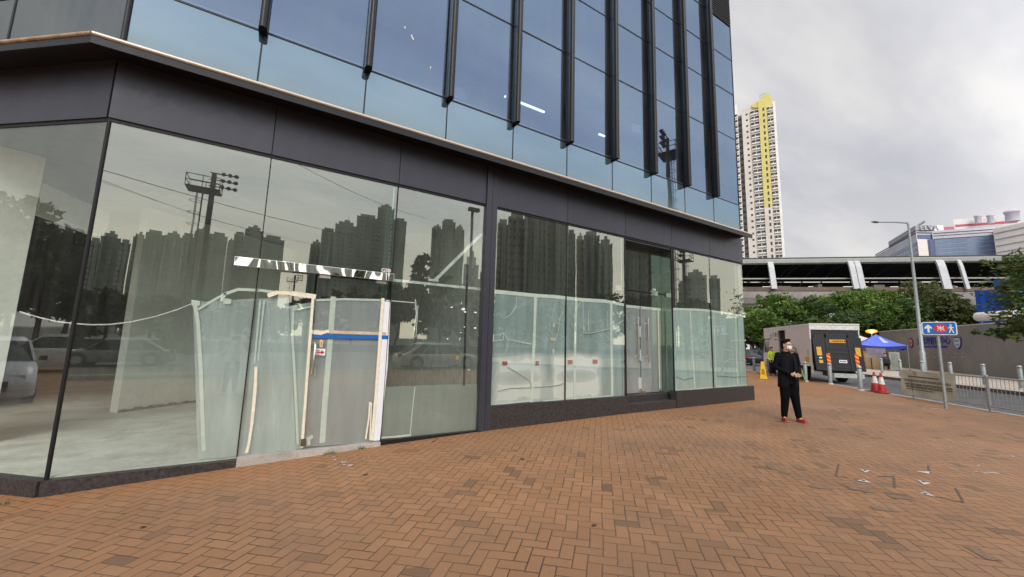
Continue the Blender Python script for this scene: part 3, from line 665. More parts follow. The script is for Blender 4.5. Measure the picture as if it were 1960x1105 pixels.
b = MB(); b.prism([FA(x, y, D - .007) for x, y in ((606, 673.2), (615, 673.6), (615, 670.5), (621, 674.6), (614.6, 678.8), (614.8, 676), (606, 675.4))], (0, .003, 0)); b.build('arrow', redink, DOOR)
strips([(.007, [(607, 670.8), (612, 671.2)]), (.006, [(606.5, 678.2), (612, 678.6)])], D - .0075, redink, 'print', DOOR)
poly([(576, 841), (586, 840), (585, 854), (575, 855)], D - .012, pbr('bronze_lock', (.16, .12, .09), .4, .6), 'floor_lock', DOOR, .02)
poly([(586, 838), (598, 832), (600, 838), (594, 842), (594, 852), (587, 854)], D + .02, tape_pale, 'tape_patch', DOOR)
poly([(597, 705), (604, 706), (603, 722), (595, 716)], D + .02, tape_pale, 'tape_patch', DOOR)
strips([(.035, [(604, 575), (660, 573), (735, 575)]), (.02, [(560, 594), (602, 586)])], D + .02, tape_pale, 'tape_strip')
# chrome header bar over the door
a, c = FA(449, 500, D - .06), FA(753, 531, D - .06)
b = MB(); z0, z1 = 2.475, 2.60; b.box(a[0], c[0], D - .11, D + .02, z0, z1); hb = b.build('door_header_bar', chrome, BLD, bevel=.004)
for px_b, py_b in ((622, 528), (730, 537)):
    p = FA(px_b, py_b, D - .03); b = MB(); b.box(p[0] - .075, p[0] + .075, D - .05, D + .01, 2.425, 2.474); b.build('door_patch', steel, hb)
signw = pbr('sign_white', (.8, .8, .78), .5)
p = FA(730, 522, D - .115)
text('unit_number', 'G50', .085, signw, hb, (p[0] - .005, D - .115, 2.612), (1, 0, 0), (0, 0, 1), .003, bold=.002)
# brackets behind the third pane
b = MB(); a, c = FA(752, 536.5, D + .06), FA(919, 548, D + .06); c[2] = a[2]; b.bar(a, c, .035, .045); a, c = FA(829, 540, D + .12), FA(921, 449, D + .12); b.bar(a, c, .05, .05, up=(0, -1, 0))
p = FA(829, 538, D + .05); b.box(p[0] - .09, p[0] + .09, D + .02, D + .07, p[2] - .01, p[2] + .03); b.build('glass_bracket', pbr('pale_metal', (.62, .68, .66), .4, .2), BLD)
strips([(.045, [(895, 508), (891, 620), (888, 737)])], D + .03, grey_line, 'black_strip')
sheet([(728, 741), (800, 738), (913, 735)], [(728, 840), (800, 834), (916, 823)], D + .035, film_d, 'lower_film', .0, -.06)
strips([(.014, [(794, 742), (789, 790), (785, 832)]), (.02, [(795, 574), (797, 600), (792, 640)]), (.016, [(738, 575), (797, 580)]), (.012, [(800, 585), (796, 645)])], D + .03, tape_pale, 'tape_strip')
strips([(.03, [(730, 838), (760, 836), (786, 833)])], D + .028, tape_pale, 'tape_strip', jit=.5)
chips = [(864, 588, 3), (887, 592, 5), (890, 597, 3), (910, 598, 3), (889, 626, 2), (909, 628, 3), (857, 649, 2.5), (882, 637, 2), (897, 708, 2)]
b = MB()
for cx, cy, r in chips:
    n = 6; b.prism([FA(cx + r * random.uniform(.5, 1.1) * math.cos(k), cy + r * .7 * random.uniform(.4, 1.1) * math.sin(k), D - .003) for k in [6.283 * i / n for i in range(n)]], (0, .002, 0))
b.build('paper_chips', paper_white, BLD)
poly([(872, 681), (878, 681), (878, 689), (872, 689)], D - .004, pbr('brass_sticker', (.30, .20, .07), .5), 'sticker')
# second shop: frosted film with white boxes painted into it, tape grid
b = MB(); 
def filmB(pxt, x0, x1, zb, m, name='frosted_film'):
    pts = [FA(a, c, D + .03) for a, c in pxt]; pts[0][0] = x0; pts[-1][0] = x1
    b = MB(); b.prism([(x0, D + .03, zb)] + [(x1, D + .03, zb)] + [tuple(p) for p in pts[::-1]], (0, .002, 0)); return b.build(name, m, BLD)
filmB([(943, 558), (1000, 563), (1060, 571), (1100, 574), (1160, 580), (1194, 588)], 3.605, 7.19, .363, film_boxes, 'film_painted_boxes')
filmB([(1288, 592), (1357, 594), (1424, 604)], 9.01, 12.43, .413, film_deep)
strips([(.075, [(943, 558), (975, 561), (1025, 566), (1060, 568), (1112, 574), (1160, 577), (1194, 584)]), (.07, [(1025, 566), (1023, 640), (1019, 720), (1017, 780)]), (.07, [(1103, 574), (1101, 640), (1100, 720), (1101, 770)]), (.075, [(1170, 578), (1170, 640), (1171, 700), (1172, 757)]),
        (.02, [(944, 560), (940, 680)]), (.03, [(938, 776), (980, 771), (1020, 767)]), (.025, [(1040, 768), (1085, 764), (1170, 758)])], D + .022, tape_pale, 'tape_grid', jit=.08)
strips([(.07, [(1288, 592), (1330, 593), (1357, 595), (1390, 600), (1426, 606)]), (.06, [(1321, 596), (1325, 670), (1330, 742)]), (.04, [(1366, 597), (1369, 680), (1371, 742)]), (.05, [(1408, 605), (1409, 680), (1412, 738)]), (.03, [(1292, 748), (1360, 742), (1430, 737)])], D + .022, tape_pale, 'tape_grid', jit=.08)
Z1 = lambda L: [(930 + x / 4.25, 540 + y / 4.25) for x, y in L]
cr = [[(250, 125), (245, 200), (200, 270), (150, 295)], [(50, 430), (110, 432), (145, 410), (180, 470), (280, 488), (370, 505)], [(50, 485), (140, 470), (145, 410)], [(180, 470), (175, 530), (150, 590)], [(575, 155), (530, 310), (515, 380), (545, 430)],
      [(640, 220), (600, 300), (590, 400), (555, 500), (550, 560), (545, 610)], [(550, 330), (610, 345)], [(645, 160), (700, 270), (780, 370)], [(800, 420), (870, 415), (940, 398), (1010, 380)], [(835, 235), (832, 320), (838, 400)], [(1030, 365), (1080, 335), (1120, 310)],
      [(100, 885), (200, 860), (370, 855)], [(390, 852), (520, 845), (600, 835), (640, 815)], [(50, 620), (135, 640), (80, 760)], [(180, 690), (270, 740), (360, 800), (370, 850)], [(770, 165), (740, 215), (710, 290)], [(790, 160), (792, 420)], [(985, 240), (985, 370)]]
strips([(random.choice([.010, .013, .016]), Z1(L)) for L in cr], D + .018, tape_pale, 'torn_seam', jit=.4)
dk = pbr('seam_dirt', (.10, .11, .09), .9); strips([(.007, [(x, y + 1.2) for x, y in Z1(cr[i])]) for i in (11, 12, 14, 8)], D + .016, dk, 'torn_seam')
Z2 = lambda L: [(1180 + x / 3.07, 430 + y / 3.07) for x, y in L]
strips([(.018, Z2(L)) for L in [[(338, 640), (370, 660), (385, 690), (338, 695)], [(475, 755), (500, 765), (530, 768)], [(620, 645), (660, 643)], [(625, 735), (650, 738), (678, 745)], [(635, 810), (660, 795), (700, 795), (740, 785), (760, 800)], [(670, 685), (760, 680)], [(475, 675), (505, 673)], [(380, 560), (395, 600)], [(460, 530), (470, 570)]]], D + .018, tape_pale, 'torn_seam', jit=.4)
strips([(.014, Z2(L)) for L in [[(350, 895), (400, 915), (450, 900)], [(590, 890), (690, 897), (770, 893)]]], D + .018, dk, 'torn_seam')
redst = pbr('red_sticker', (.40, .07, .09), .6)
for cx, cy in ((155, 660), (418, 658), (686, 651), (890, 647)):
    (x, y), = Z1([(cx, cy)]); w_ = 4.6 if cx != 418 else 3.2
    poly([(x - w_, y - 4), (x + w_, y - 3.6), (x + w_, y + 3.6), (x - w_, y + 4)], D + .012, redst, 'red_label')
poly(Z1([(522, 450), (572, 455), (572, 482), (522, 476)]), D + .012, pbr('yellowed_label', (.62, .62, .42), .7), 'paper_label')
for L in ([(550, 330), (562, 345), (556, 372), (547, 360)], [(790, 364), (804, 366), (804, 382), (790, 380)], [(338, 704), (352, 706), (356, 724), (342, 716)], [(540, 548), (562, 552), (548, 612)]): poly(Z1(L), D + .011, paper_white, 'paper_label')
# recessed double door G20
YD = D + .35
for x0, x1, hx_, nm in ((7.60, 8.17, 0, 'l'), (8.18, 9.0, 0, 'r')): pass
xl, xm, xr = 7.24, FA(1227, 650, YD)[0], 8.985
TZ = 2.93
for k, (x0, x1) in enumerate(((xl, xm - .005), (xm + .005, xr))):
    d_ = quadY(MB(), x0, x1, .345, TZ - .02, YD).build('door', glass_low, BLD)
    b = MB(); b.prism([(x0 + .01, YD + .02, .35), (x1 - .01, YD + .02, .35), (x1 - .01, YD + .02, 2.50), (x0 + .01, YD + .02, 2.53)], (0, .002, 0)); b.build('paper_film', film_door, d_)
    hxp = FA(1218.5, 650, YD)[0] if k == 0 else FA(1238, 650, YD)[0]
    b = MB(); b.tube([(hxp, YD - .07, 1.10), (hxp, YD - .07, 2.25)], .017, 10)
    for z in (1.25, 2.1): b.tube([(hxp, YD - .07, z), (hxp, YD, z)], .011, 8)
    b.build('handle', steel, d_)
    b = MB(); b.box(x1 - .16 if k else x1 - .11, x1, YD - .02, YD + .02, .335, .39)
    if k: b.box(x0, x0 + .11, YD - .02, YD + .02, .335, .39)
    b.build('floor_patch', steel, d_)
    if k == 0:
        for z0 in (1.15, 1.75, .45): b2 = MB(); b2.box(hxp + .06, hxp + .17, YD + .012, YD + .014, z0, z0 + .28); b2.build('paper_label', paper_white, d_)
    b = MB(); b.box(x0 + .01, x1 - .01, YD + .01, YD + .014, 2.48, 2.55); b.build('tape_strip', tape_pale, d_)
    if k == 1: b = MB(); b.box(x1 - .17, x1 - .13, YD - .014, YD - .01, .42, 2.5); b.build('edge_tape', pbr('yellowish_tape', (.60, .60, .40), .6), d_)
quadY(MB(), xl, xr, TZ + .02, 4.14, YD).build('transom_pane', glass_low, BLD)
b = MB(); b.box(xl, xr, YD - .01, YD + .012, TZ - .012, TZ + .012); b.build('transom_joint', dark_metal, BLD)
b = MB(); b.box(8.60, 8.82, YD - .03, YD + .03, TZ - .06, TZ + .06); b.build('door_patch', steel, BLD)
text('unit_number', 'G20', .075, signw, BLD, (8.60, YD - .035, TZ + .075), (1, 0, 0), (0, 0, 1), .002)
b = MB(); b.box(xl, xr, D + .01, YD + .1, 4.10, 4.14); b.build('recess_soffit', metal_panel, BLD)
p = FA(1184, 550, D); b = MB(); b.box(p[0] - .05, p[0] + .1, D + .02, D + .06, p[2] - .07, p[2] + .05); b.build('glass_bracket', galv, BLD)
# window sign on the first floor
p = [(1210, 236), (1226, 239), (1226, 256), (1210, 252)]; poly(p, D + .05, pbr('pale_notice', (.62, .70, .78), .6), 'window_notice')
poly([(866, 167), (880, 170), (890, 180), (893, 192), (866, 184)], D + .03, pbr('blue_smear', (.30, .42, .52), .5), 'window_smear')
b = MB()
for (x, y) in ((775, 53), (789, 72), (791, 75), (824, 130), (788, 69)): p = FA(x, y, D - .003); b.ball(p, (.012, .003, .03), 6, 4)
b.build('paint_flecks', white_paint, BLD)

# ================================================================== paving details
def groundp(px, py): 
    p = G(px, py, 0)
    for _ in range(6): p = G(px, py, gz(p[0]))
    return p
def gstrip(b, a, c, w_, z=.004):
    A, B = groundp(*a), groundp(*c); d_ = (B - A)[:2]; d_ /= np.linalg.norm(d_); n_ = np.array([-d_[1], d_[0]]) * w_ / 2
    b.add([(A[0] - n_[0], A[1] - n_[1], A[2] + z), (B[0] - n_[0], B[1] - n_[1], B[2] + z), (B[0] + n_[0], B[1] + n_[1], B[2] + z), (A[0] + n_[0], A[1] + n_[1], A[2] + z)], [(0, 1, 2, 3)])
cov_m = pbr('worn_steel_frame', (.12, .09, .065), .6, .4, .3, 20)
def cover(lines, tris, label):
    p = groundp(*lines[0][0]); t_ = thing('access_cover', label, 'access cover', p, 0, 'access covers set in the paving')
    b = MB()
    for a, c in lines: gstrip(b, a, c, .020)
    b.build('corner_frame', cov_m, t_)
    for tr, dot in tris:
        b = MB(); P = [groundp(*q) for q in tr]; b.add([p_ + [0, 0, .006] for p_ in P], [tuple(range(len(P)))]); o = b.build('corner_plate', pbr('worn_white_plate', (.48, .48, .46), .5), t_)
        if dot: q = groundp(*dot); b = MB(); b.lathe((q[0], q[1], q[2] + .007), [(.018, 0), (.018, .003)], 10); b.build('lifting_hole', grey_line, t_)
cover([((1605, 890), (1600, 912)), ((1600, 912), (1622, 915)), ((1680, 913), (1711, 912)), ((1711, 912), (1713, 934))],
      [([(1645, 898), (1666, 902), (1656, 905.5)], (1655.5, 901.5)), ([(1640, 921), (1653, 918), (1668, 925.5)], (1652.5, 920.8))], 'access cover in the brick paving, left one of two with white corner plates')
cover([((1777, 891), (1779, 907)), ((1829, 935), (1845, 963)), ((1845, 963), (1790, 951))],
      [([(1752, 903), (1779, 903.5), (1779, 908)], None), ([(1754, 919), (1782, 926), (1769, 929)], (1768, 923.5)), ([(1760, 945), (1771, 942), (1790, 952)], (1771, 946))], 'access cover in the brick paving, right one of two with white corner plates')
b = MB()
dkb = pbr('dark_brick', (.19, .125, .08), .8, 0, .2, 20, .1, 80)
for k, (x, y, a, l_) in enumerate([(1478, 895, 46, .22), (1500, 903, 46, .22), (1530, 896, 46, .22), (1570, 933, 136, .22), (1630, 933, 46, .22), (1725, 953, 136, .22), (1692, 975, 136, .22), (1655, 938, 46, .2), (1880, 1060, 46, .22)]):
    p = groundp(x, y); u = np.array([math.cos(R_(a)), math.sin(R_(a))]); v = np.array([-u[1], u[0]])
    c4 = [p[:2] + s * u * l_ / 2 + r * v * .052 for s, r in ((-1, -1), (1, -1), (1, 1), (-1, 1))]; b.add([(q[0], q[1], p[2] + .004) for q in c4], [(0, 1, 2, 3)])
tag(b.build('dark_paving_bricks', dkb), kind='structure')
# cement and paint scuffs
b = MB()
for x, y, sx, sy in [(1795, 783, .22, .1), (1812, 788, .25, .1), (1870, 890, .14, .05), (1838, 846, .12, .05), (1935, 853, .2, .05), (1918, 872, .18, .05), (1885, 902, .12, .04), (1890, 905, .05, .1), (1600, 866, .1, .04), (1940, 898, .1, .03), (632, 886, .22, .1), (650, 882, .12, .05), (690, 880, .15, .05)]:
    p = groundp(x, y)
    for q in range(4):
        cx, cy = p[0] + random.gauss(0, sx), p[1] + random.gauss(0, sx); n = 9; r = sy * random.uniform(.25, .6)
        b.add([(cx + r * random.uniform(.4, 1.3) * math.cos(6.283 * i / n), cy + r * random.uniform(.4, 1.3) * math.sin(6.283 * i / n), gz(cx) + .0045) for i in range(n)], [tuple(range(n))])
tag(b.build('cement_scuffs', pbr('cement_scuff', (.44, .38, .34), .9, 0, .2, 30)), 'pale cement scuffs scattered over the brick paving', 'stain', kind='stuff')
# leaf litter and weeds
b = MB()
for x, y in ((273, 1011), (537, 875), (1138, 1007), (1000, 880), (830, 846), (700, 910)):
    p = groundp(x, y); r = .035; n = 7; b.add([(p[0] + r * random.uniform(.5, 1.2) * math.cos(6.283 * i / n), p[1] + r * random.uniform(.3, .8) * math.sin(6.283 * i / n), p[2] + .006 + random.uniform(0, .008)) for i in range(n)], [tuple(range(n))])
tag(b.build('fallen_leaf_bits', pbr('dry_leaf', (.07, .045, .025), .8)), 'dry brown leaf scraps lying on the brick paving', 'leaf litter', kind='stuff')
b = MB(); 
for x, y, n in ((625, 871, 26), (636, 869, 22), (693, 860, 40), (12, 966, 20), (835, 842, 16), (960, 820, 12), (1405, 770, 16), (770, 851, 10)):
    p = groundp(x, y)
    for _ in range(n):
        q = p + [random.gauss(0, .04), random.gauss(0, .012), 0]; a = random.uniform(0, 6.28); h = random.uniform(.02, .06); d_ = np.array([math.cos(a), math.sin(a), 0]) * .02
        b.add([q - d_ * .2, q + d_ * .2, q + d_ + [0, 0, h]], [(0, 1, 2)])
tag(b.build('weeds', pbr('weed_green', (.09, .13, .03), .7)), 'small weeds growing along the foot of the shop wall', 'weeds', kind='stuff')
#--PART3--
# ================================================================== figures (one skin per body, clothes over it)
def skin_of(b, name, mat, parent, vox=.012, smooth=4):
    o = b.build(name, mat, parent)
    m1 = o.modifiers.new('r', 'REMESH'); m1.mode = 'VOXEL'; m1.voxel_size = vox; m1.use_smooth_shade = True
    m2 = o.modifiers.new('s', 'SMOOTH'); m2.factor = .6; m2.iterations = smooth
    dg = bpy.context.evaluated_depsgraph_get(); me = bpy.data.meshes.new_from_object(o.evaluated_get(dg)); old = o.data
    o.modifiers.clear(); o.data = me; bpy.data.meshes.remove(old)
    return o
skin_m = pbr('skin', (.50, .29, .20), .5, 0, .06, 8)
hair_m = pbr('black_hair', (.005, .0045, .0045), .7, 0, .2, 60, .3, 300, spec=.12)
def hand(b, wrist, fwd, side, curl, s=1.0, out=None):
    """palm, four unequal bent fingers and a thumb leaving the side of the palm"""
    w_ = np.array(wrist, float); f = np.array(fwd, float); f /= np.linalg.norm(f); sd_ = np.array(side, float); sd_ -= sd_.dot(f) * f; sd_ /= np.linalg.norm(sd_); nrm = np.cross(f, sd_)
    for k in range(4):
        o = (k - 1.5) * .019; b.cone(w_ + sd_ * o * .7, w_ + f * .085 + sd_ * o, .013, .011, 8)
        p = w_ + f * .085 + sd_ * o; a = 0; L = (.036, .042, .039, .030)[k]
        for seg in range(3):
            a += curl * (.7 + .15 * k); d_ = f * math.cos(a) + nrm * math.sin(a); q = p + d_ * L * (1, .72, .55)[seg]; b.cone(p, q, .0092 - .0008 * seg, .0088 - .0008 * seg, 8); p = q
    p = w_ + f * .02 + sd_ * -.03; q = p + (f * .6 - sd_ * .55 + nrm * .3) * .042; b.cone(w_, p, .014, .012, 8); b.cone(p, q, .0115, .010, 8); b.cone(q, q + (f * .8 + nrm * .4) * .03, .010, .008, 8)
def figure(label, loc, rz, group=None, arms='front', shirt=(.006, .006, .008), trousers=(.004, .004, .005), shoes=(.3, .03, .03), vest=None, mask=True, look=0.0, seated=False, vox=.012, H=1.0):
    t_ = thing('person', label, 'person', loc, rz, group); t_.scale = (H, H, H); s_ = 1
    Lm = np.array(wmat(t_))
    class LB(MB):
        def add(s, vs, fs, smooth=False): MB.add(s, [Lm[:3, :3] @ np.array(p, float) + Lm[:3, 3] for p in vs], fs, smooth)
    V = lambda *a: np.array(a, float)
    hip = [V(.085, 0, .93), V(-.085, 0, .93)]; knee = [V(.10, -.03, .50), V(-.10, -.01, .50)]; ank = [V(.14, -.05, .085), V(-.11, .04, .085)]; toe = [V(.17, -.19, .03), V(-.17, -.10, .03)]
    zo = 0
    if seated: hip = [V(.09, 0, .46), V(-.09, 0, .46)]; knee = [V(.15, -.42, .50), V(-.15, -.40, .50)]; ank = [V(.15, -.36, .085), V(-.15, -.34, .085)]; toe = [V(.16, -.55, .03), V(-.16, -.53, .03)]; zo = -.47
    sh = [V(.185, .0, 1.42 + zo), V(-.185, .0, 1.42 + zo)]
    if arms == 'front': el = [V(.265, .03, 1.15 + zo), V(-.265, .03, 1.15 + zo)]; wr = [V(.085, -.22, 1.005 + zo), V(-.075, -.22, 1.015 + zo)]
    elif arms == 'up': el = [V(.30, -.10, 1.20), V(-.30, -.10, 1.20)]; wr = [V(.10, -.32, 1.40), V(-.10, -.32, 1.40)]
    else: el = [V(.25, .02, 1.14 + zo), V(-.26, -.02, 1.14 + zo)]; wr = [V(.26, -.10, .90 + zo), V(-.27, -.16, .93 + zo)]
    c, s = math.cos(look), math.sin(look); hd = V(0, -.015, 1.635 + zo)
    def HP(x, y, z): return hd + V(c * x - s * y, s * x + c * y, z)
    # body: head, neck, trunk, limbs, hands as one surface
    b = LB()
    b.ball(HP(0, .01, .02), (.078, .095, .105), 16, 12); b.ball(HP(0, -.03, -.045), (.060, .066, .075), 14, 10); b.ball(HP(0, -.06, -.095), (.032, .03, .03), 10, 7)
    b.cone(HP(0, -.095, .01), HP(0, -.112, -.018), .011, .015, 8)                     # nose
    b.ball(HP(0, -.088, -.058), (.024, .012, .008), 8, 5); b.ball(HP(0, -.088, -.072), (.022, .012, .008), 8, 5)   # lips
    for sx in (-1, 1): b.ball(HP(sx * .082, .012, -.005), (.011, .02, .032), 8, 6); b.ball(HP(sx * .032, -.078, .012), (.016, .012, .009), 8, 5); b.ball(HP(sx * .033, -.086, .032), (.022, .008, .006), 8, 5)
    b.cone(V(0, .02, 1.44 + zo), HP(0, .015, -.07), .062, .055, 12)
    b.ell([(0, .01, .90 + zo, .15, .095), (0, .01, 1.0 + zo, .145, .09), (0, .0, 1.12 + zo, .135, .09), (0, 0, 1.28 + zo, .165, .10), (0, .01, 1.40 + zo, .17, .09), (0, .015, 1.46 + zo, .09, .06)])
    for k in range(2):
        b.cone(hip[k], knee[k], .078, .052, 12); b.cone(knee[k], ank[k], .052, .036, 12); b.cone(ank[k], toe[k], .035, .028, 10)
        b.cone(sh[k], el[k], .048, .038, 10); b.cone(el[k], wr[k], .037, .025, 10)
        d_ = wr[k] - el[k]; d_ /= np.linalg.norm(d_); sgn = 1 if k == 0 else -1
        if arms == 'front': hand(b, wr[k] + d_ * .01, V(-sgn * .95, -.25, -.12), V(0, .15, -1.), .45 * sgn)
        elif arms == 'up': hand(b, wr[k] + d_ * .01, V(-sgn * .15, -.3, .9), V(sgn, 0, 0), .5)
        else: hand(b, wr[k] + d_ * .01, d_, V(0, -sgn, .1), .28)
    body = skin_of(b, 'body', skin_m, t_, min(vox, .0075) if vox < .015 else vox, 2)
    # shirt / jacket
    b = LB(); g = .018
    b.ell([(0, .012, .80 + zo, .185, .13), (0, .012, .86 + zo, .182, .125), (0, .012, .98 + zo, .168, .118), (0, .0, 1.12 + zo, .160, .115), (0, 0, 1.28 + zo, .188, .125), (0, .01, 1.40 + zo, .190, .112), (0, .018, 1.465 + zo, .10, .078), (0, .018, 1.50 + zo, .072, .068)])
    for k in range(2):
        b.ball(sh[k] + V(0, 0, -.01), (.068, .066, .062), 12, 8); b.cone(sh[k], el[k], .064, .054, 12); e_ = wr[k] - (wr[k] - el[k]) * .10; b.cone(el[k], e_ if arms != 'up' else el[k] + (wr[k] - el[k]) * .15, .053, .042, 12)
        for q in range(3): m_ = el[k] + (sh[k] - el[k]) * (.1 + .22 * q); b.tube([m_, m_ + (sh[k] - el[k]) * .03], [.062 + .004 * (q % 2), .058], 12)
    shm = pbr('cloth_%s' % label[:12], shirt, .9, 0, .2, 6, .3, 25, spec=.08)
    o = skin_of(b, 'shirt' if not vest else 'vest', pbr('hi_vis', (.45, .62, .03), .6) if vest else shm, t_, vox, 3)
    if arms == 'front' and not seated:
        for sx in (-1, 1):
            b = LB(); rows = []
            for z, x0, x1, y in ((.60 if sx > 0 else .72, .08, .205, -.11), (.78, .07, .20, -.12), (.95, .06, .195, -.135), (1.15, .05, .175, -.135), (1.32, .05, .17, -.14), (1.43, .06, .10, -.10)):
                rows.append([V(sx * x0, y, z), V(sx * (x0 + x1) / 2, y + .012, z), V(sx * x1, y + .06, z), V(sx * (x1 + .012), y + .13, z), V(sx * x1 * .9, .13, z), V(sx * .0, .15, z)])
            b.add([q for r_ in rows for q in r_], [(i * 6 + j, (i + 1) * 6 + j, (i + 1) * 6 + j + 1, i * 6 + j + 1) for i in range(5) for j in range(5)], True)
            jo = b.build('jacket', pbr('jacket_black', (.007, .007, .010), .85, 0, .2, 9, .3, 25, spec=.12), t_); so_ = jo.modifiers.new('s', 'SOLIDIFY'); so_.thickness = .012; sb_ = jo.modifiers.new('b', 'SUBSURF'); sb_.levels = 1; sb_.render_levels = 1
    if vest:
        b = LB()
        for z in (.98, 1.12): b.ell([(0, .004, z, .180, .131), (0, .004, z + .045, .182, .132)])
        b.build('reflective_band', pbr('reflective', (.7, .72, .70), .3, .2), t_)
    b = LB()
    for k in range(2):
        b.cone(hip[k], knee[k], .112, .088, 14); b.cone(knee[k], ank[k] + V(0, 0, .03), .086, .060, 14)
        for q in range(3): m_ = ank[k] + V(0, 0, .06 + .05 * q); b.tube([m_, m_ + V(0, 0, .012)], [.06, .062], 12)
    b.ball(V(0, .01, .92 + zo), (.165, .118, .12), 14, 9)
    skin_of(b, 'trousers', pbr('trousers_%s' % label[:12], trousers, .9, 0, .2, 6, spec=.08), t_, vox, 3)
    for k in range(2):
        b = LB(); b.ball(ank[k] + V(0, .01, -.03), (.045, .06, .05), 12, 8); b.cone(ank[k] + V(0, 0, -.045), toe[k] + V(0, 0, .012), .046, .038, 12)
        o = skin_of(b, 'shoe', pbr('shoe_%s' % label[:12], shoes, .5), t_, vox, 3)
        b = LB(); m_ = (ank[k] + toe[k]) / 2; b.bar(V(ank[k][0], ank[k][1] + .06, .012), V(toe[k][0], toe[k][1] - .035, .012), .085, .022); b.build('sole', pbr('sole_%s' % label[:12], (.35, .08, .07) if shoes[0] > .2 else (.05, .05, .05), .6), t_, bevel=.006)
    # hair: cap with an uneven fringe
    b = LB(); b.ball(HP(0, .025, .052), (.086, .100, .085), 16, 11); b.ball(HP(0, .05, .0), (.080, .075, .09), 14, 9)
    for q in range(14): a = -2.6 + q * .16; b.ball(HP(.06 * math.cos(a), .06 * math.sin(a) + .0, .105 + .01 * (q % 3)), (.022, .022, .022), 7, 5)
    skin_of(b, 'hair', hair_m, t_, vox * .8, 2)
    if mask:
        b = LB(); rings = []
        for i in range(9):
            u = -1 + 2 * i / 8; a = u * 1.15; col_ = []
            for j in range(6):
                v_ = j / 5; z = -.006 - .096 * v_ + .012 * abs(u); r = .083 - .012 * abs(v_ - .45) - .004 * math.sin(v_ * 9)
                col_.append(HP(math.sin(a) * r * .88, -math.cos(a) * (r + .032 * (1 - abs(u)) ** .6 * (1 - abs(v_ - .4))) - .0, z))
            rings.append(col_)
        b.add([p for r in rings for p in r], [(i * 6 + j, (i + 1) * 6 + j, (i + 1) * 6 + j + 1, i * 6 + j + 1) for i in range(8) for j in range(5)], True)
        mo = b.build('face_mask', pbr('mask_white', (.74, .77, .80), .7), t_); so_ = mo.modifiers.new('s', 'SOLIDIFY'); so_.thickness = .004
        b = LB()
        for sx in (-1, 1): b.tube([HP(sx * .070, -.035, -.02), HP(sx * .085, .02, .02)], .002, 5); b.tube([HP(sx * .070, -.035, -.085), HP(sx * .085, .02, -.03)], .002, 5)
        b.build('ear_loop', pbr('mask_white', (.74, .77, .80), .7), t_)
        b = LB()
        for sx in (-1, 1): 
            pts = [HP(sx * .034 + .024 * math.cos(q), -.098, .014 + .017 * math.sin(q)) for q in [i * .7 for i in range(10)]]; b.tube(pts, .0022, 5)
            b.tube([HP(sx * .057, -.096, .018), HP(sx * .084, -.0, .016)], .002, 5)
        b.build('glasses', black_plastic, t_)
    for sx in (-1, 1): pass
    b = LB()
    for sx in (-1, 1): b.ball(HP(sx * .032, -.0895, .012), (.010, .005, .0055), 8, 6)
    b.build('eyes', pbr('eye_dark', (.02, .015, .012), .2), t_)
    return t_
mp_ = groundp(1514, 807)
figure('masked man in black clothes and red shoes standing with folded hands on the brick paving', mp_, R_(-32), arms='front', look=R_(24), H=1.01)
PH = np.array([-.85, -1.3]); ph = figure('person in a light grey shirt raising a phone, seen only mirrored in the shop glass', (PH[0], PH[1], gz(PH[0])), R_(180), arms='up', shirt=(.42, .45, .47), trousers=(.05, .055, .07), shoes=(.06, .06, .06), look=0, vox=.016, H=.96)
tp = thing('mobile_phone', 'dark mobile phone held up by the person in the light grey shirt', 'phone', (PH[0], PH[1] + .40, 1.34)); b = MB(); b.box(PH[0] - .08, PH[0] + .08, PH[1] + .395, PH[1] + .405, 1.34, 1.42); b.build('case', black_plastic, tp, bevel=.003); b = MB(); b.lathe((PH[0] + .06, PH[1] + .41, 1.40), [(.008, 0), (.008, .004)], 8); b.build('lens', chrome, tp)

# ================================================================== street furniture
def bollard(label, loc, m, group, h=.98):
    t_ = thing('bollard', label, 'bollard', loc, 0, group); x, y, z = loc
    b = MB(); b.lathe((x, y, z), [(.075, 0), (.075, h - .13), (.070, h - .125)], 18); b.build('post', m, t_)
    b = MB(); b.lathe((x, y, z + h - .125), [(.066, 0), (.066, .03)], 18); b.build('dark_ring', black_plastic, t_)
    b = MB(); b.lathe((x, y, z + h - .095), [(.080, 0), (.082, .02), (.080, .04), (.05, .075), (.0, .085)], 18); b.build('cap', galv_light, t_)
    b = MB(); b.lathe((x, y, z), [(.11, .004), (.11, .02), (.085, .05), (.076, .055)], 18); b.build('base_collar', pbr('collar_white', (.50, .50, .47), .6), t_)
    return t_
boll_m = pbr('bollard_grey', (.27, .31, .31), .5, .2, .12, 8)
boll_d = pbr('bollard_dark', (.17, .18, .20), .5, .2, .12, 8)
near = [((1648, 748), 'grey bollard just left of the red and white cones, behind the near kerb', boll_m), ((1590, 736), 'grey bollard in front of the truck rear, next to the cones', boll_m), ((1543, 731), 'grey bollard right of the man in black, beside the green board', boll_m), ((1472, 716), 'dark bollard left of the man in black, beside the yellow floor sign', boll_d), ((1444, 713), 'dark bollard nearest the shop corner, left of the yellow floor sign', boll_d)]
B0 = None
for (px, l, m) in near:
    p = groundp(*px); bollard(l, p, m, 'bollards along the near kerb')
far = [((1653, 709), 'far bollard left of the seated person, on the far pavement'), ((1689, 716), 'far bollard in front of the seated person under the blue canopy'), ((1725, 722), 'far bollard in front of the grey cabinet, behind the banner'), ((1768, 727), 'far bollard behind the banner, at the foot of the tall street lamp'), ((1822, 732), 'far bollard just right of the blue direction sign post'), ((1886, 739), 'far bollard behind the railing post, second from the right edge'), ((1957, 746), 'far bollard behind the railing at the right edge of the photo')]
for px, l in far:
    p = G(*px, .122)
    bollard(l, p, boll_m, 'bollards on the far pavement', 1.02)
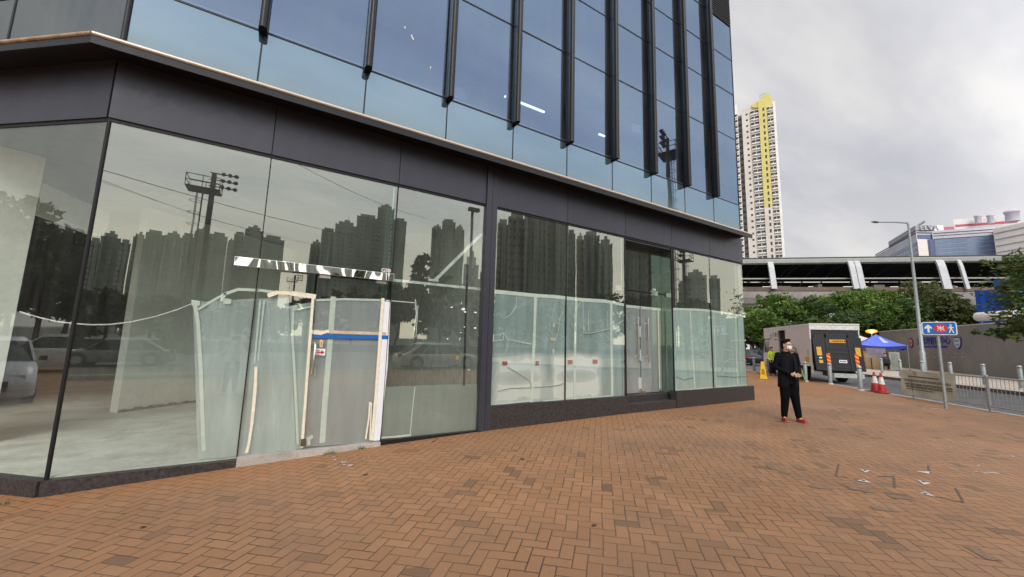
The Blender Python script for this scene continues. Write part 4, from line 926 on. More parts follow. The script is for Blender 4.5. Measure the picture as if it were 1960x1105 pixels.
# traffic cones
def cone(label, px):
    p = groundp(*px); x, y, z = p; t_ = thing('traffic_cone', label, 'traffic cone', p, .4, 'red and white traffic cones')
    b = MB(); b.box(x - .19, x + .19, y - .19, y + .19, z + .002, z + .035); b.build('base', pbr('cone_base', (.16, .02, .025), .6), t_, bevel=.01)
    def seg(z0, z1, m, n): 
        r = lambda h: .145 - .115 * (h / .72); b = MB(); b.lathe((x, y, z + .035), [(r(z0), z0), (r(z1), z1)], 20); b.build(n, m, t_)
    rd = pbr('cone_red', (.42, .03, .03), .5); wh = pbr('cone_white', (.66, .66, .64), .5)
    seg(0, .30, rd, 'red_band'); seg(.301, .56, wh, 'white_band'); seg(.561, .72, rd, 'red_tip')
cone('left one of two red and white cones by the kerb', (1676, 750)); cone('right one of two red and white cones, nearer the banner', (1689, 753))
# caution floor signs
def floorsign(label, px, colr, hgt, rz, inner):
    p = groundp(*px); x, y, z = p; t_ = thing('floor_sign', label, 'floor sign', p); u = np.array([math.cos(rz), math.sin(rz), 0]); v = np.array([-u[1], u[0], 0])
    m = pbr('sign_' + inner, colr, .45)
    for sg in (-1, 1):
        lo, hi = .15 * sg, .02 * sg
        b = MB(); P = lambda a, h, o=0: p + u * a + v * (lo + (hi - lo) * h / hgt + o) + [0, 0, h]
        b.prism([P(-.17, 0), P(.17, 0), P(.15, .10), P(.07, hgt), P(-.07, hgt), P(-.15, .10)], v * .018 * sg); b.build('panel', m, t_, bevel=.004)
        b = MB(); b.prism([P(-.09, .22, .02 * sg), P(.09, .22, .02 * sg), P(.05, .5, .02 * sg), P(-.05, .5, .02 * sg)], v * .004 * sg); b.build('print', pbr('print_' + inner, tuple(c * .45 for c in colr), .6), t_)
    b = MB(); b.bar(p + u * -.05 + [0, 0, hgt], p + u * .05 + [0, 0, hgt], .05, .03); b.build('handle', m, t_)
floorsign('yellow caution floor sign standing by the dark bollards', (1461, 725), (.75, .45, .0), .86, -1.0, 'yellow')
floorsign('green board leaning beside the bollard right of the man in black', (1534, 731), (.25, .62, .05), .55, .5, 'green')

# railing with banner
def RL(t_, z=0): p = TN(t_, -.02); return np.array([p[0], p[1], z + gz(p[0])])
ft0 = 3.15
fence = thing('railing', 'low grey metal railing along the kerb with thin upright bars', 'railing', RL(0))
b = MB()
for s0, s1 in ((ft0, .05), (-.05, -2.6), (-2.6, -5.1)):
    b.tube([RL(s0, .92), RL(s1, .92)], .020, 8); b.tube([RL(s0, .14), RL(s1, .14)], .018, 8)
b.build('rail', galv, fence)
k = 0
for t0 in np.arange(ft0 - .08, -5.0, -.115):
    if k >= 96: break
    b = MB(); b.tube([RL(t0, .14), RL(t0, .92)], .0065, 6); b.build('upright', galv, fence); k += 1
for t0 in (2.7, 0, -2.6): 
    b = MB(); b.tube([RL(t0, 0), RL(t0, .97)], .035, 12); b.ball(RL(t0, .97), (.036, .036, .02), 10, 6); b.build('railing_post', galv, fence)
ban = thing('banner', 'pale greenish printed banner tied to the left end of the railing', 'banner', RL(1.7))
nn = np.array([NN[0], NN[1], 0]); off = -nn * .035; bm_ = pbr('banner_cloth', (.55, .56, .46), .7, 0, .12, 1.6)
b = MB(); V = []; nc, nr = 22, 8; T0, T1 = ft0 + .02, .98
for i in range(nc + 1):
    for j in range(nr + 1):
        f, g = i / nc, j / nr; p = RL(T0 + (T1 - T0) * f, .10 + .84 * g + .012 * math.sin(f * 9) * (1 if j in (0, nr) else 0)); V.append(p + off - nn * .012 * math.sin(f * 13 + g * 5))
b.add(V, [(i * (nr + 1) + j, (i + 1) * (nr + 1) + j, (i + 1) * (nr + 1) + j + 1, i * (nr + 1) + j + 1) for i in range(nc) for j in range(nr)], True); o = b.build('cloth', bm_, ban)
ink = pbr('banner_ink', (.12, .10, .06), .8); b = MB()
def bline(g, f0, f1, h=.022, gap=True):
    f = f0
    while f < f1:
        e = min(f1, f + random.uniform(.04, .13)) if gap else f1
        a, c = RL(T0 + (T1 - T0) * f, .10 + .84 * g) + off * 1.9, RL(T0 + (T1 - T0) * e, .10 + .84 * g) + off * 1.9; b.bar(a, c, .003, h); f = e + .012
bline(.76, .18, .75, .035, False)
for g, f0, f1 in ((.62, .08, .95), (.575, .08, .95), (.47, .1, .97), (.43, .1, .96), (.37, .12, .97), (.33, .12, .8), (.25, .12, .65)): bline(g, f0, f1)
for q in ((.28, .03), (.33, .03)): pass
b.tube([RL(T0 + (T1 - T0) * .31 + .05 * math.cos(a), .86 + .05 * math.sin(a)) + off * 1.9 for a in [i * .7 for i in range(8)]], .008, 5)
b.build('printed_lines', ink, ban)

# direction sign
sp_ = groundp(1811, 782); sg = thing('direction_sign', 'blue pedestrian direction sign on a grey post with arrow, red disc and walking figure', 'sign', sp_)
H_S = 2.42; b = MB(); b.tube([sp_, sp_ + [0, 0, H_S + .03]], .038, 14); b.build('pole', galv, sg)
b = MB(); b.lathe(sp_ + [0, 0, H_S + .03], [(.042, 0), (.04, .02), (.0, .04)], 12); b.build('pole_cap', galv_light, sg)
a = DI(1763, 622, 16.55); c = DI(1832, 622, 16.55); sx_ = c - a; sx_[2] = 0; W_ = np.linalg.norm(sx_); sx_ /= W_; sn = np.array([sx_[1], -sx_[0], 0])
cc = np.array([sp_[0], sp_[1], 0]) + sn * .05; cm = (a + c) / 2; sh_ = (cm - cc) @ sx_; cc = cc + sx_ * sh_; ZC = sp_[2] + 2.27; HS = .38
print('SIGN', W_, DI(1797, 612, 16.6)[2], DI(1797, 633, 16.6)[2])
def SG(u, v, o=0): return cc + sx_ * u + np.array([0, 0, ZC + v]) + sn * o
def rrect(w_, h, r, o): 
    P = []
    for cx, cy, a0 in ((w_ - r, h - r, 0), (-w_ + r, h - r, 90), (-w_ + r, -h + r, 180), (w_ - r, -h + r, 270)):
        for q in range(4): a_ = R_(a0 + q * 30); P.append(SG(cx + r * math.cos(a_), cy + r * math.sin(a_), o))
    return P
bl = pbr('sign_blue', (.0, .16, .52), .4, 0, .04); wht = pbr('sign_white', (.8, .8, .78), .5); rdm = pbr('sign_red', (.62, .03, .03), .4)
b = MB(); b.prism(rrect(W_ / 2, HS / 2, .05, 0), sn * .012); o = b.build('panel', wht, sg)
b = MB(); b.prism(rrect(W_ / 2 - .022, HS / 2 - .022, .035, .013), sn * .003); b.build('blue_face', bl, sg)
def flat(pts, m, name, o=.018): b = MB(); b.prism([SG(u, v, o) for u, v in pts], sn * .003); return b.build(name, m, sg)
ax = -W_ * .31; flat([(ax - .022, -.12), (ax + .022, -.12), (ax + .022, .01), (ax + .075, -.02), (ax + .075, .035), (ax, .115), (ax - .075, .035), (ax - .075, -.02), (ax - .022, .01)], wht, 'arrow')
flat([(.03 + .145 * math.cos(q), .0 + .12 * math.sin(q)) for q in [i * 6.283 / 28 for i in range(28)]], rdm, 'red_disc')
b = MB()
for p0, p1 in (((.03, -.08), (.03, .08)), ((-.04, -.0), (.10, .0))): b.bar(SG(*p0, .023), SG(*p1, .023), .018, .003, up=sn)
for sx in (-1, 1): b.tube([SG(.03 + sx * .07 * math.cos(q) * .9, -sx * 0 + (.08 * (1 if True else 1)) * math.sin(q) * .0 + .055 * 1 - .05 * math.sin(q) + (-.0), .023) for q in [i * math.pi / 8 for i in range(9)]], .008, 5)
for sgn in (1, -1):
    b.tube([SG(.03 + .062 * math.cos(q), sgn * (.075 - .052 * math.sin(q)), .023) for q in [i * math.pi / 10 for i in range(11)]], .009, 5)
b.build('white_emblem', wht, sg)
mx_ = W_ * .33; b = MB(); b.prism([SG(mx_ + .022 * math.cos(q), .095 + .022 * math.sin(q), .018) for q in [i * 6.283 / 12 for i in range(12)]], sn * .003)
for p0, p1, w_ in (((mx_, .07), (mx_, -.02), .045), ((mx_ + .005, -.01), (mx_ + .045, -.13), .022), ((mx_ - .005, -.01), (mx_ - .04, -.13), .022), ((mx_, .06), (mx_ - .055, .0), .018), ((mx_, .06), (mx_ + .055, .01), .018)): b.bar(SG(*p0, .020), SG(*p1, .020), w_, .003, up=sn)
b.build('walking_figure', wht, sg)

# tall street lamp across the road
lb = G(1768, 722, .122)
def az_el(px, py): d = wray(px, py); return math.atan2(d[1], d[0]), d[2] / math.hypot(d[0], d[1])
lb = DI(1768, 700, 35.0); lb[2] = .122; LH = 1.55 + 35 * az_el(1733, 428)[1]
lampT = thing('street_lamp', 'tall grey street lamp with a flat arm above the roadside, left of the blue sign', 'street lamp', lb)
tip = DI(1667, 425, 35.4); top = np.array([lb[0], lb[1], LH])
b = MB(); b.tube([lb, lb + [0, 0, 1.5], lb + [0, 0, 1.55], lb + [0, 0, 5], top], [.14, .14, .10, .085, .055], 14); b.build('pole', galv, lampT)
b = MB(); b.lathe(top + [0, 0, -.1], [(.07, 0), (.07, .14), (.0, .16)], 12); b.build('pole_cap', galv, lampT)
hd_ = top + (tip - top) * .78; b = MB(); b.tube([top, top + (hd_ - top) * .5 + [0, 0, .03], hd_], [.045, .04, .035], 10); b.build('arm', galv, lampT)
b = MB(); d_ = (tip - hd_); b.tube([hd_ - d_ * .05, hd_ + d_ * .15, hd_ + d_ * .55, tip], [.05, .16, .17, .04], 12, sy=.45); b.build('lamp_head', pbr('lamp_grey', (.16, .16, .17), .5, .3), lampT)

# ================================================================== the box truck
TH = R_(43.0); tu = np.array([math.cos(TH), math.sin(TH), 0]); tv = np.array([-tu[1], tu[0], 0])    # forward, left
rear = DI(1555, 715, 24.4); rear[2] = -.02
TR = thing('box_truck', 'white box truck with black tail lift folded up, parked beyond the bollards', 'truck', rear)
def TP(f, l, z): return rear + tu * f + tv * l + [0, 0, z]
TW = 2.05; TB0, TB1 = .82, 2.80; TL = 6.5
truck_w = pbr('truck_white', (.70, .67, .67), .45, 0, .05, 1.5, dirt=(.54, .51, .50)); trim = pbr('truck_trim', (.66, .68, .66), .4, .2)
def tbox(f0, f1, l0, l1, z0, z1, name, m, bev=0, par=None): b = MB(); b.prism([TP(f0, l0, z0), TP(f1, l0, z0), TP(f1, l1, z0), TP(f0, l1, z0)], (0, 0, z1 - z0)); return b.build(name, m, par or TR, bevel=bev)
# cargo box: left side wall split around the open side door
dr0, dr1 = 3.0, 4.05
b = MB()
TLo = 5.45
for f0, f1, zz in ((0, dr0, TB0), (dr1, TLo, TB0), (TLo, TL, 2.2)): b.prism([TP(f0, 0, zz), TP(f1, 0, zz), TP(f1, -.05, zz), TP(f0, -.05, zz)], (0, 0, TB1 - zz))
b.prism([TP(dr0, 0, TB1 - .16), TP(dr1, 0, TB1 - .16), TP(dr1, -.05, TB1 - .16), TP(dr0, -.05, TB1 - .16)], (0, 0, .16))
b.prism([TP(0, -TW, TB0), TP(TLo, -TW, TB0), TP(TLo, -TW + .05, TB0), TP(0, -TW + .05, TB0)], (0, 0, TB1 - TB0)); b.prism([TP(TL - .05, -.05, 2.2), TP(TL, -.05, 2.2), TP(TL, -TW + .05, 2.2), TP(TL - .05, -TW + .05, 2.2)], (0, 0, TB1 - 2.2)); b.prism([TP(TLo, -.05, 2.2), TP(TL, -.05, 2.2), TP(TL, -TW, 2.2), TP(TLo, -TW, 2.2)], (0, 0, .05)); b.prism([TP(TLo - .05, -.05, TB0), TP(TLo, -.05, TB0), TP(TLo, -TW + .05, TB0), TP(TLo - .05, -TW + .05, TB0)], (0, 0, TB1 - TB0))
b.build('cargo_box', truck_w, TR)
tbox(0, TL, -.0, -TW, TB1 + .002, TB1 + .05, 'roof', trim); tbox(.05, TLo - .06, -.06, -TW + .06, TB0 - .02, TB0 + .03, 'cargo_floor', dark_metal)
tbox(-.03, TL + .02, .012, -.012, TB1 - .05, TB1 + .06, 'side_rail', trim); tbox(-.02, TLo, .018, .002, TB0 - .05, TB0 + .04, 'side_rail', trim)
tbox(dr0 - .03, dr0, .02, -.02, TB0, TB1 - .14, 'door_frame', trim); tbox(dr1, dr1 + .03, .02, -.02, TB0, TB1 - .14, 'door_frame', trim)
tbox(-.025, .02, .01, -TW - .01, TB1 - .24, TB1 - .02, 'rear_header', trim); tbox(-.04, .03, .02, -TW - .02, TB1 - .005, TB1 + .065, 'rear_header', trim)
tbox(.01, .03, -.03, -TW + .03, TB0, TB1 - .1, 'rear_recess', pbr('recess_dark', (.03, .03, .035), .6))  # dark panel filling the gap above the tail lift
tbox(-.03, .05, .02, -.07, .45, TB0 + .02, 'corner_post', trim)
lift_m = pbr('tail_lift_black', (.016, .017, .021), .5, .2, .2, 4); 
def lean(z): return -.06 - .30 * (TB1 - .3 - z) / 2.0      # the folded platform leans outward at its foot
def LP(l, z, o=0): return TP(lean(z) - o, l, z)
def lpan(l0, l1, z0, z1, name, m, o=0.0, th=.02, par=None, tri=None):
    b = MB(); b.prism([LP(l0, z0, o), LP(l1, z0, o), LP(l1, z1, o), LP(l0, z1, o)], -tu * th); return b.build(name, m, par or TR)
lf = lpan(-.04, -TW + .04, .62, TB1 - .62, 'tail_lift', lift_m, 0, .05)
for l0, l1 in ((-.10, -.52), (-TW + .52, -TW + .10)): lpan(l0, l1, TB1 - .62, TB1 - .45, 'lift_lip', lift_m, 0, .04, lf)
lpan(-.62, -TW + .62, TB1 - .62, TB1 - .40, 'lift_lip', lift_m, .01, .04, lf)
b = MB()
for z in (.78, 1.0, 1.22, 1.44, 1.66): b.prism([LP(-.62, z, .052), LP(-TW + .62, z, .052), LP(-TW + .62, z + .035, .052), LP(-.62, z + .035, .052)], -tu * .02)
for l in (-.58, -TW + .58): b.prism([LP(l - .02, .66, .052), LP(l + .02, .66, .052), LP(l + .02, TB1 - .64, .052), LP(l - .02, TB1 - .64, .052)], -tu * .03)
b.build('lift_rib', pbr('lift_rib', (.035, .036, .042), .45, .3), lf)
ory = pbr('orange_plate', (.62, .27, .02), .5); yel_r = pbr('yellow_reflector', (.62, .38, .05), .5); orr = pbr('orange_reflector', (.85, .30, .02), .4, emis=None); rr = pbr('red_reflector', (.45, .03, .02), .4)
pl = lpan(-.72, -TW + .68, 1.93, 2.09, 'name_plate', ory, .054, .012, lf)
b = MB()
for q in range(6): l = -.86 - q * .09; b.prism([LP(l, 1.975, .067), LP(l - .06, 1.975, .067), LP(l - .06, 2.045, .067), LP(l, 2.045, .067)], -tu * .003)
b.build('plate_letters', pbr('plate_letters', (.12, .06, .02), .7), pl)
for l in (-.50, -TW + .42):
    s0 = lpan(l, l - .15, .72, 1.42, 'striped_flag', orr, .08, .01, lf)
    b = MB()
    for q in range(4): z = .74 + q * .18; b.prism([LP(l, z + .09, .092), LP(l, z + .17, .092), LP(l - .15, z + .08, .092), LP(l - .15, z, .092)], -tu * .002)
    b.build('red_stripe', rr, s0)
for l in (-.14, -TW + .34): lpan(l, l - .20, 1.32, 1.72, 'yellow_reflector', yel_r, .054, .01, lf)
lpan(-.2, -.32, 1.18, 1.24, 'sticker', white_paint, .054, .008, lf); lpan(-.18, -.34, .96, 1.10, 'yellow_reflector', yel_r, .054, .008, lf)
lp_ = lpan(-.98, -1.30, .99, 1.13, 'licence_plate', white_paint, .075, .01, lf)
b = MB()
for q in range(5): l = -1.02 - q * .052; b.prism([LP(l, 1.03, .088), LP(l - .03, 1.03, .088), LP(l - .03, 1.09, .088), LP(l, 1.09, .088)], -tu * .002)
b.build('plate_letters', black_plastic, lp_)
# chassis, rear bumper bar, wheels
tbox(-.1, 6.9, -.65, -TW + .65, .50, TB0 - .02, 'chassis', dark_metal); b = MB(); b.prism([TP(-.34, -.75, .30), TP(-.28, -.75, .30), TP(-.28, -1.95, .30), TP(-.34, -1.95, .30)], (0, 0, .20)); b.build('bumper_bar', pbr('bumper_grey', (.42, .46, .43), .5), TR, bevel=.01)
for l in (-.55, -TW + .5): tbox(-.3, .3, l, l - .08, .35, .75, 'lift_arm', dark_metal)
def wheel(f, l, r=.40, w_=.24, par=TR, P=TP, ax=None, name='wheel'):
    c_ = P(f, l, r + .0); A = tv if ax is None else ax
    b = MB(); b.tube([c_ - A * w_ / 2, c_ - A * w_ * .42, c_ + A * w_ * .42, c_ + A * w_ / 2], [r * .90, r, r, r * .90], 24); wo_ = b.build(name, rubber, par)
    b = MB(); b.tube([c_ - A * (w_ / 2 + .008), c_ + A * (w_ / 2 + .008)], r * .60, 20); b.build('rim', galv_light, wo_)
    b = MB(); b.tube([c_ - A * (w_ / 2 + .02), c_ + A * (w_ / 2 + .02)], r * .2, 12); b.build('hub', dark_metal, wo_)
for f in (1.45, 6.22):
    for l in (-.22, -TW + .22): wheel(f, l, .41, .30 if f < 3 else .24)
tbox(1.0, 1.95, -.06, -.42, .84, .88, 'mudguard', black_plastic); tbox(2.3, 3.3, -.02, -.45, .40, .72, 'fuel_tank', galv); tbox(2.1, 5.3, .0, -.04, .42, .50, 'side_guard', galv)
# cab
b = MB()
prof = [(6.30, .55), (6.30, 2.10), (6.45, 2.14), (7.15, 2.14), (7.45, 2.04), (7.72, 1.38), (7.85, 1.15), (7.86, .50), (7.45, .50), (7.40, .78), (7.2, .92), (6.75, .92), (6.5, .75), (6.45, .55)]
b.prism([TP(f - .75, -.08, z) for f, z in prof], -tv * (TW - .16)); cab = b.build('cab', truck_w, TR, bevel=.03)
tg = pbr('vehicle_glass', (.02, .03, .03), .05, 0, .05); 
b = MB(); b.prism([TP(f - .75, -.075, z) for f, z in ((6.75, 1.30), (6.75, 2.02), (7.2, 2.02), (7.36, 1.95), (7.60, 1.32))], -tv * .004); b.build('side_window', tg, cab)
b = MB(); b.prism([TP(6.992, -.2, 1.42), TP(6.992, -TW + .2, 1.42), TP(6.735, -TW + .2, 2.05), TP(6.735, -.2, 2.05)], tu * .01); b.build('windscreen', tg, cab)
b = MB(); b.prism([TP(f - .75, -.072, z) for f, z in ((6.68, .98), (6.70, 1.0), (6.70, 2.1), (6.68, 2.1))], -tv * .002); b.prism([TP(f - .75, -.07, z) for f, z in ((6.75, 1.12), (6.9, 1.12), (6.9, 1.16), (6.75, 1.16))], tv * .02); b.build('door_handle', black_plastic, cab)
b = MB(); b.bar(TP(7.050, .0, 1.45), TP(7.050, .0, 1.95), .18, .08); b.tube([TP(6.850, -.1, 2.0), TP(7.050, .0, 1.9)], .015, 6); b.build('mirror', black_plastic, cab)
b = MB(); b.prism([TP(6.950, -.13, .72), TP(7.120, -.13, .72), TP(7.120, -.45, .72), TP(6.950, -.45, .72)], (0, 0, .16)); b.build('headlight', pbr('lamp_glass', (.6, .6, .6), .1), cab)

# lettering on the side, hazard labels, hand rail
ltr = pbr('truck_letters', (.20, .20, .21), .6)
text('side_lettering', '字 運 送', .30, ltr, TR, TP(5.0, .006, 2.30), -tu, (0, 0, 1), .002, bold=.004)
for f_, w_ in ((4.78, .30), (4.44, .22)): b = MB(); b.prism([TP(f_, .003, 2.09), TP(f_ - w_, .003, 2.09), TP(f_ - w_, .003, 2.15), TP(f_, .003, 2.15)], tv * .003); b.build('small_print', ltr, TR)
b = MB(); b.tube([TP(5.28 + .10 * math.cos(a), .004, 2.30 + .16 * math.sin(a)) for a in [i * .63 for i in range(11)]], .012, 5); b.build('round_mark', ltr, TR)
b = MB(); b.prism([TP(.62, .004, .98), TP(.22, .004, .98), TP(.22, .004, 1.22), TP(.62, .004, 1.22)], tv * .003); b.build('yellow_label', yel_r, TR)
b = MB(); b.prism([TP(.40, .004, 1.30), TP(.25, .004, 1.30), TP(.25, .004, 1.58), TP(.40, .004, 1.58)], tv * .003); b.build('grey_label', galv_light, TR)
b = MB(); b.tube([TP(2.9, .05, 1.62), TP(1.75, .10, 1.68), TP(1.55, .08, 1.60), TP(1.52, .05, 1.25)], .022, 8); b.tube([TP(2.9, .05, 1.45), TP(1.75, .08, 1.45), TP(1.6, .06, 1.32)], .018, 8); b.build('hand_rail', pbr('rusty_rail', (.12, .05, .035), .6), TR)

# worker beside the cab
wp_ = TP(3.75, .5, 0); figure('worker with a lime hi-vis vest standing by the truck cab', (wp_[0], wp_[1], 0), TH + R_(90) + R_(200), arms='down', vest=True, shirt=(.3, .5, .05), trousers=(.015, .015, .02), shoes=(.05, .05, .05), mask=False, vox=.02, H=.93)
#--PART4--
# ================================================================== far side: wall, stall, trees
W1 = np.array([51.3, 12.8]); wd = np.array([-.829, -.559]); wd /= np.linalg.norm(wd); wn_ = np.array([wd[1], -wd[0]])
WL = W1 - wd * 4.7; WLEN = 34
def WP(px, py):
    d = wray(px, py); Amat = np.array([[d[0], -wd[0]], [d[1], -wd[1]]]); s, u = np.linalg.solve(Amat, WL); return u, HC + d[2] * s
wall_m = pbr('grey_render_wall', (.20, .185, .17), .85, 0, .10, .5, .1, 20)
wl = thing('boundary_wall', 'long plain grey rendered wall with blue lettering behind the far pavement', 'wall', (*(WL + wd * 10), .12))
def WQ(u, z, o=0): p = WL + wd * u + wn_ * o; return np.array([p[0], p[1], z])
b = MB(); b.prism([WQ(0, .1), WQ(WLEN, .1), WQ(WLEN, 3.55), WQ(0, 3.62)], (-wn_[0] * .3, -wn_[1] * .3, 0)); b.build('wall_face', wall_m, wl)
b = MB(); b.prism([WQ(-.03, 3.62, .03), WQ(WLEN, 3.553, .03), WQ(WLEN, 3.62, .03), WQ(-.03, 3.69, .03)], (-wn_[0] * .36, -wn_[1] * .36, 0)); b.build('coping', pbr('coping_pale', (.50, .48, .45), .7), wl)
navy = pbr('navy_letters', (.015, .04, .24), .5)
u0, zt = WP(1756, 658); u1, _ = WP(1822, 660); 
text('wall_lettering', '九龍灣健康中心', (u1 - u0) / 7.2, navy, wl, WQ(u0, zt - .03, .01), (wd[0], wd[1], 0), (0, 0, 1), .02, bold=.006)
u2, z2 = WP(1760, 665.5); text('wall_lettering', 'Kowloon Bay Health Centre', .30, navy, wl, WQ(u2, z2, .01), (wd[0], wd[1], 0), (0, 0, 1), .015, bold=.004, sx=(u1 - u2) / (25 * .30 * .53))
uc, zc_ = WP(1744, 656.5); 
def wdisc(uc, zc_, ru, rz, o, m, n, par=wl): b = MB(); b.prism([WQ(uc + ru * math.cos(q), zc_ + rz * math.sin(q), o) for q in [i * 6.283 / 22 for i in range(22)]], (wn_[0] * .02, wn_[1] * .02, 0)); return b.build(n, m, par)
wdisc(uc, zc_, .42, .46, .005, pbr('emblem_dark', (.05, .03, .06), .5), 'round_emblem'); wdisc(uc, zc_, .29, .32, .03, pbr('emblem_rose', (.42, .24, .22), .5), 'emblem_disc'); wdisc(uc + .02, zc_, .15, .16, .055, pbr('emblem_red', (.35, .05, .06), .5), 'emblem_disc')
us, zs = WP(1834, 657); b = MB(); b.prism([WQ(us + a, zs + c, .01) for a, c in ((-.42, .45), (.46, .45), (.48, 0), (.32, -.30), (.02, -.46), (-.28, -.30), (-.44, 0))], (wn_[0] * .03, wn_[1] * .03, 0)); b.build('shield_emblem', pbr('shield_navy', (.04, .04, .14), .5), wl)
b = MB(); b.prism([WQ(us + a, zs + c, .045) for a, c in ((-.38, .36), (.32, .36), (.34, 0), (.22, -.24), (-.04, -.38), (-.28, -.24), (-.39, 0))], (wn_[0] * .01, wn_[1] * .01, 0)); b.build('shield_face', pbr('shield_pale', (.45, .50, .56), .5), wl)
b = MB(); b.prism([WQ(us + a, zs + c, .06) for a, c in ((-.30, .28), (.24, .28), (.24, .06), (-.30, .06))], (wn_[0] * .01, wn_[1] * .01, 0)); b.prism([WQ(us + a, zs + c, .06) for a, c in ((-.28, -.06), (.22, -.06), (.12, -.20), (-.18, -.20))], (wn_[0] * .01, wn_[1] * .01, 0)); b.build('shield_mark', pbr('shield_blue', (.16, .26, .36), .5), wl)
b = MB()
for px in (1777, 1789, 1802, 1815, 1829, 1844):
    for py in (677, 685):
        u, z = WP(px, py); b.prism([WQ(u - .12, z, .003), WQ(u + .15, z, .003), WQ(u + .15, z + .05, .003), WQ(u - .12, z + .05, .003)], (wn_[0] * .03, wn_[1] * .03, 0))
b.build('wall_fixing', pbr('fixing_pale', (.34, .32, .30), .6), wl)

# canopy stall
tc = DI(1682, 702, 45.5); tc[2] = .12; TE = 1.55 + 45.5 * az_el(1690, 661)[1]; TA = 1.55 + 45.5 * az_el(1680, 640)[1]
tent = thing('canopy_tent', 'blue peaked canopy tent on thin legs in front of the grey wall', 'tent', tc, R_(30))
bluec = pbr('canopy_blue', (.11, .16, .66), .6, 0, .1, 2); Rt = 1.5
a30 = R_(28); ux = np.array([math.cos(a30), math.sin(a30), 0]); uy = np.array([-ux[1], ux[0], 0])
def TQ(a, c, z): return np.array([tc[0], tc[1], 0]) + ux * a + uy * c + np.array([0, 0, z])
cor = [(-Rt, -Rt), (Rt, -Rt), (Rt, Rt), (-Rt, Rt)]; b = MB()
for i in range(4):
    (a0, c0), (a1, c1) = cor[i], cor[(i + 1) % 4]; n = 10; V = []
    for k in range(n + 1):
        f = k / n
        for j in range(7):
            g = j / 6; sag = -.16 * math.sin(math.pi * f) * (1 - g) - .12 * math.sin(math.pi * g); V.append(TQ((a0 + (a1 - a0) * f) * (1 - g), (c0 + (c1 - c0) * f) * (1 - g), TE + (TA - TE) * g + sag * .8))
    b.add(V, [(k * 7 + j, (k + 1) * 7 + j, (k + 1) * 7 + j + 1, k * 7 + j + 1) for k in range(n) for j in range(6)], True)
cp = b.build('canopy', bluec, tent)
b = MB()
for i in range(4):
    (a0, c0), (a1, c1) = cor[i], cor[(i + 1) % 4]; n = 14; V = []
    for k in range(n + 1):
        f = k / n; z = TE - .13 * math.sin(math.pi * f); P = TQ(a0 + (a1 - a0) * f, c0 + (c1 - c0) * f, z); V += [P, P + [0, 0, -.26 - .05 * math.sin(f * 25)]]
    b.add(V, [(2 * k, 2 * k + 2, 2 * k + 3, 2 * k + 1) for k in range(n)], True)
b.build('valance', pbr('canopy_navy', (.02, .04, .26), .7), tent)
vc = -tc[:2] / np.linalg.norm(tc[:2]); best = max(range(4), key=lambda i: float(((cor[i][0] + cor[(i + 1) % 4][0]) * ux[:2] + (cor[i][1] + cor[(i + 1) % 4][1]) * uy[:2]) @ vc))
(a0, c0), (a1, c1) = cor[best], cor[(best + 1) % 4]; V = []
for f in (.62, .70, .78):
    for g in (.35, .55, .78):
        sag = -.16 * math.sin(math.pi * f) * (1 - g) - .12 * math.sin(math.pi * g); V.append(TQ((a0 + (a1 - a0) * f) * (1 - g), (c0 + (c1 - c0) * f) * (1 - g), TE + (TA - TE) * g + sag * .8 + .025))
b = MB(); b.add(V, [(i * 3 + j, (i + 1) * 3 + j, (i + 1) * 3 + j + 1, i * 3 + j + 1) for i in range(2) for j in range(2)]); b.build('pale_patch', pbr('patch_pale', (.45, .55, .7), .6), cp)
for a, c in cor: b = MB(); b.tube([TQ(a, c, .12), TQ(a, c, TE - .02)], .025, 8); b.build('leg', galv, tent)
card = pbr('cardboard', (.50, .33, .18), .85, 0, .12, 3)
def carton(px, py, dist, wd_, hg, label, rz=.5):
    p = DI(px, 700, dist); z = 1.55 + dist * az_el(px, py)[1]; t_ = thing('cardboard_box', label, 'cardboard box', (p[0], p[1], z), rz, 'cardboard boxes stacked under the canopy')
    b = MB(); b.box(-wd_ / 2, wd_ / 2, -wd_ / 2, wd_ / 2, 0, hg); b.build('carton', card, t_, world=False, bevel=.01); b = MB(); b.box(-wd_ / 2 - .002, wd_ / 2 + .002, -.03, .03, hg * .02, hg + .003); b.build('packing_tape', tan_tape, t_, world=False)
cw = .66; zf = .122
def carton2(px, level, dist, label):
    p = DI(px, 700, dist); z = zf + level * (cw * .98 + .004); t_ = thing('cardboard_box', label, 'cardboard box', (p[0], p[1], z), .25 + .06 * level, 'cardboard boxes stacked under the canopy')
    b = MB(); b.box(-cw / 2, cw / 2, -cw / 2, cw / 2, 0, cw * .98); b.build('carton', card, t_, world=False, bevel=.012)
    b = MB(); b.box(-cw / 2 - .003, cw / 2 + .003, -.03, .03, .01, cw * .98 + .003); b.build('packing_tape', tan_tape, t_, world=False)
for j, colm in ((0, 'left'), (1, 'middle'), (2, 'right')):
    for lv, ln in ((0, 'bottom'), (1, 'second from the bottom'), (2, 'top')):
        carton2(1647.5 + j * 13.2, lv, 44.5, 'cardboard box, %s of the %s stack under the blue canopy' % (ln, colm))
carton2(1702, 0, 47.4, 'lower cardboard box behind the grey cabinet'); carton2(1702, 1, 47.4, 'upper cardboard box behind the grey cabinet')
cabp = DI(1713, 703, 43.5); cabp[2] = .12; cb_ = thing('metal_cabinet', 'pale grey metal cabinet standing right of the seated person', 'cabinet', cabp, .35)
b = MB(); b.box(-.33, .33, -.3, .3, .05, 1.42); b.build('case', pbr('cabinet_grey', (.36, .37, .34), .6, 0, .12, 3), cb_, world=False, bevel=.01)
b = MB(); b.box(-.34, -.332, -.2, .2, .15, 1.3); b.build('door', pbr('cabinet_green', (.24, .27, .23), .6), cb_, world=False); b = MB(); b.box(-.3, .3, -.27, .27, 0, .05); b.build('plinth', black_plastic, cb_, world=False)
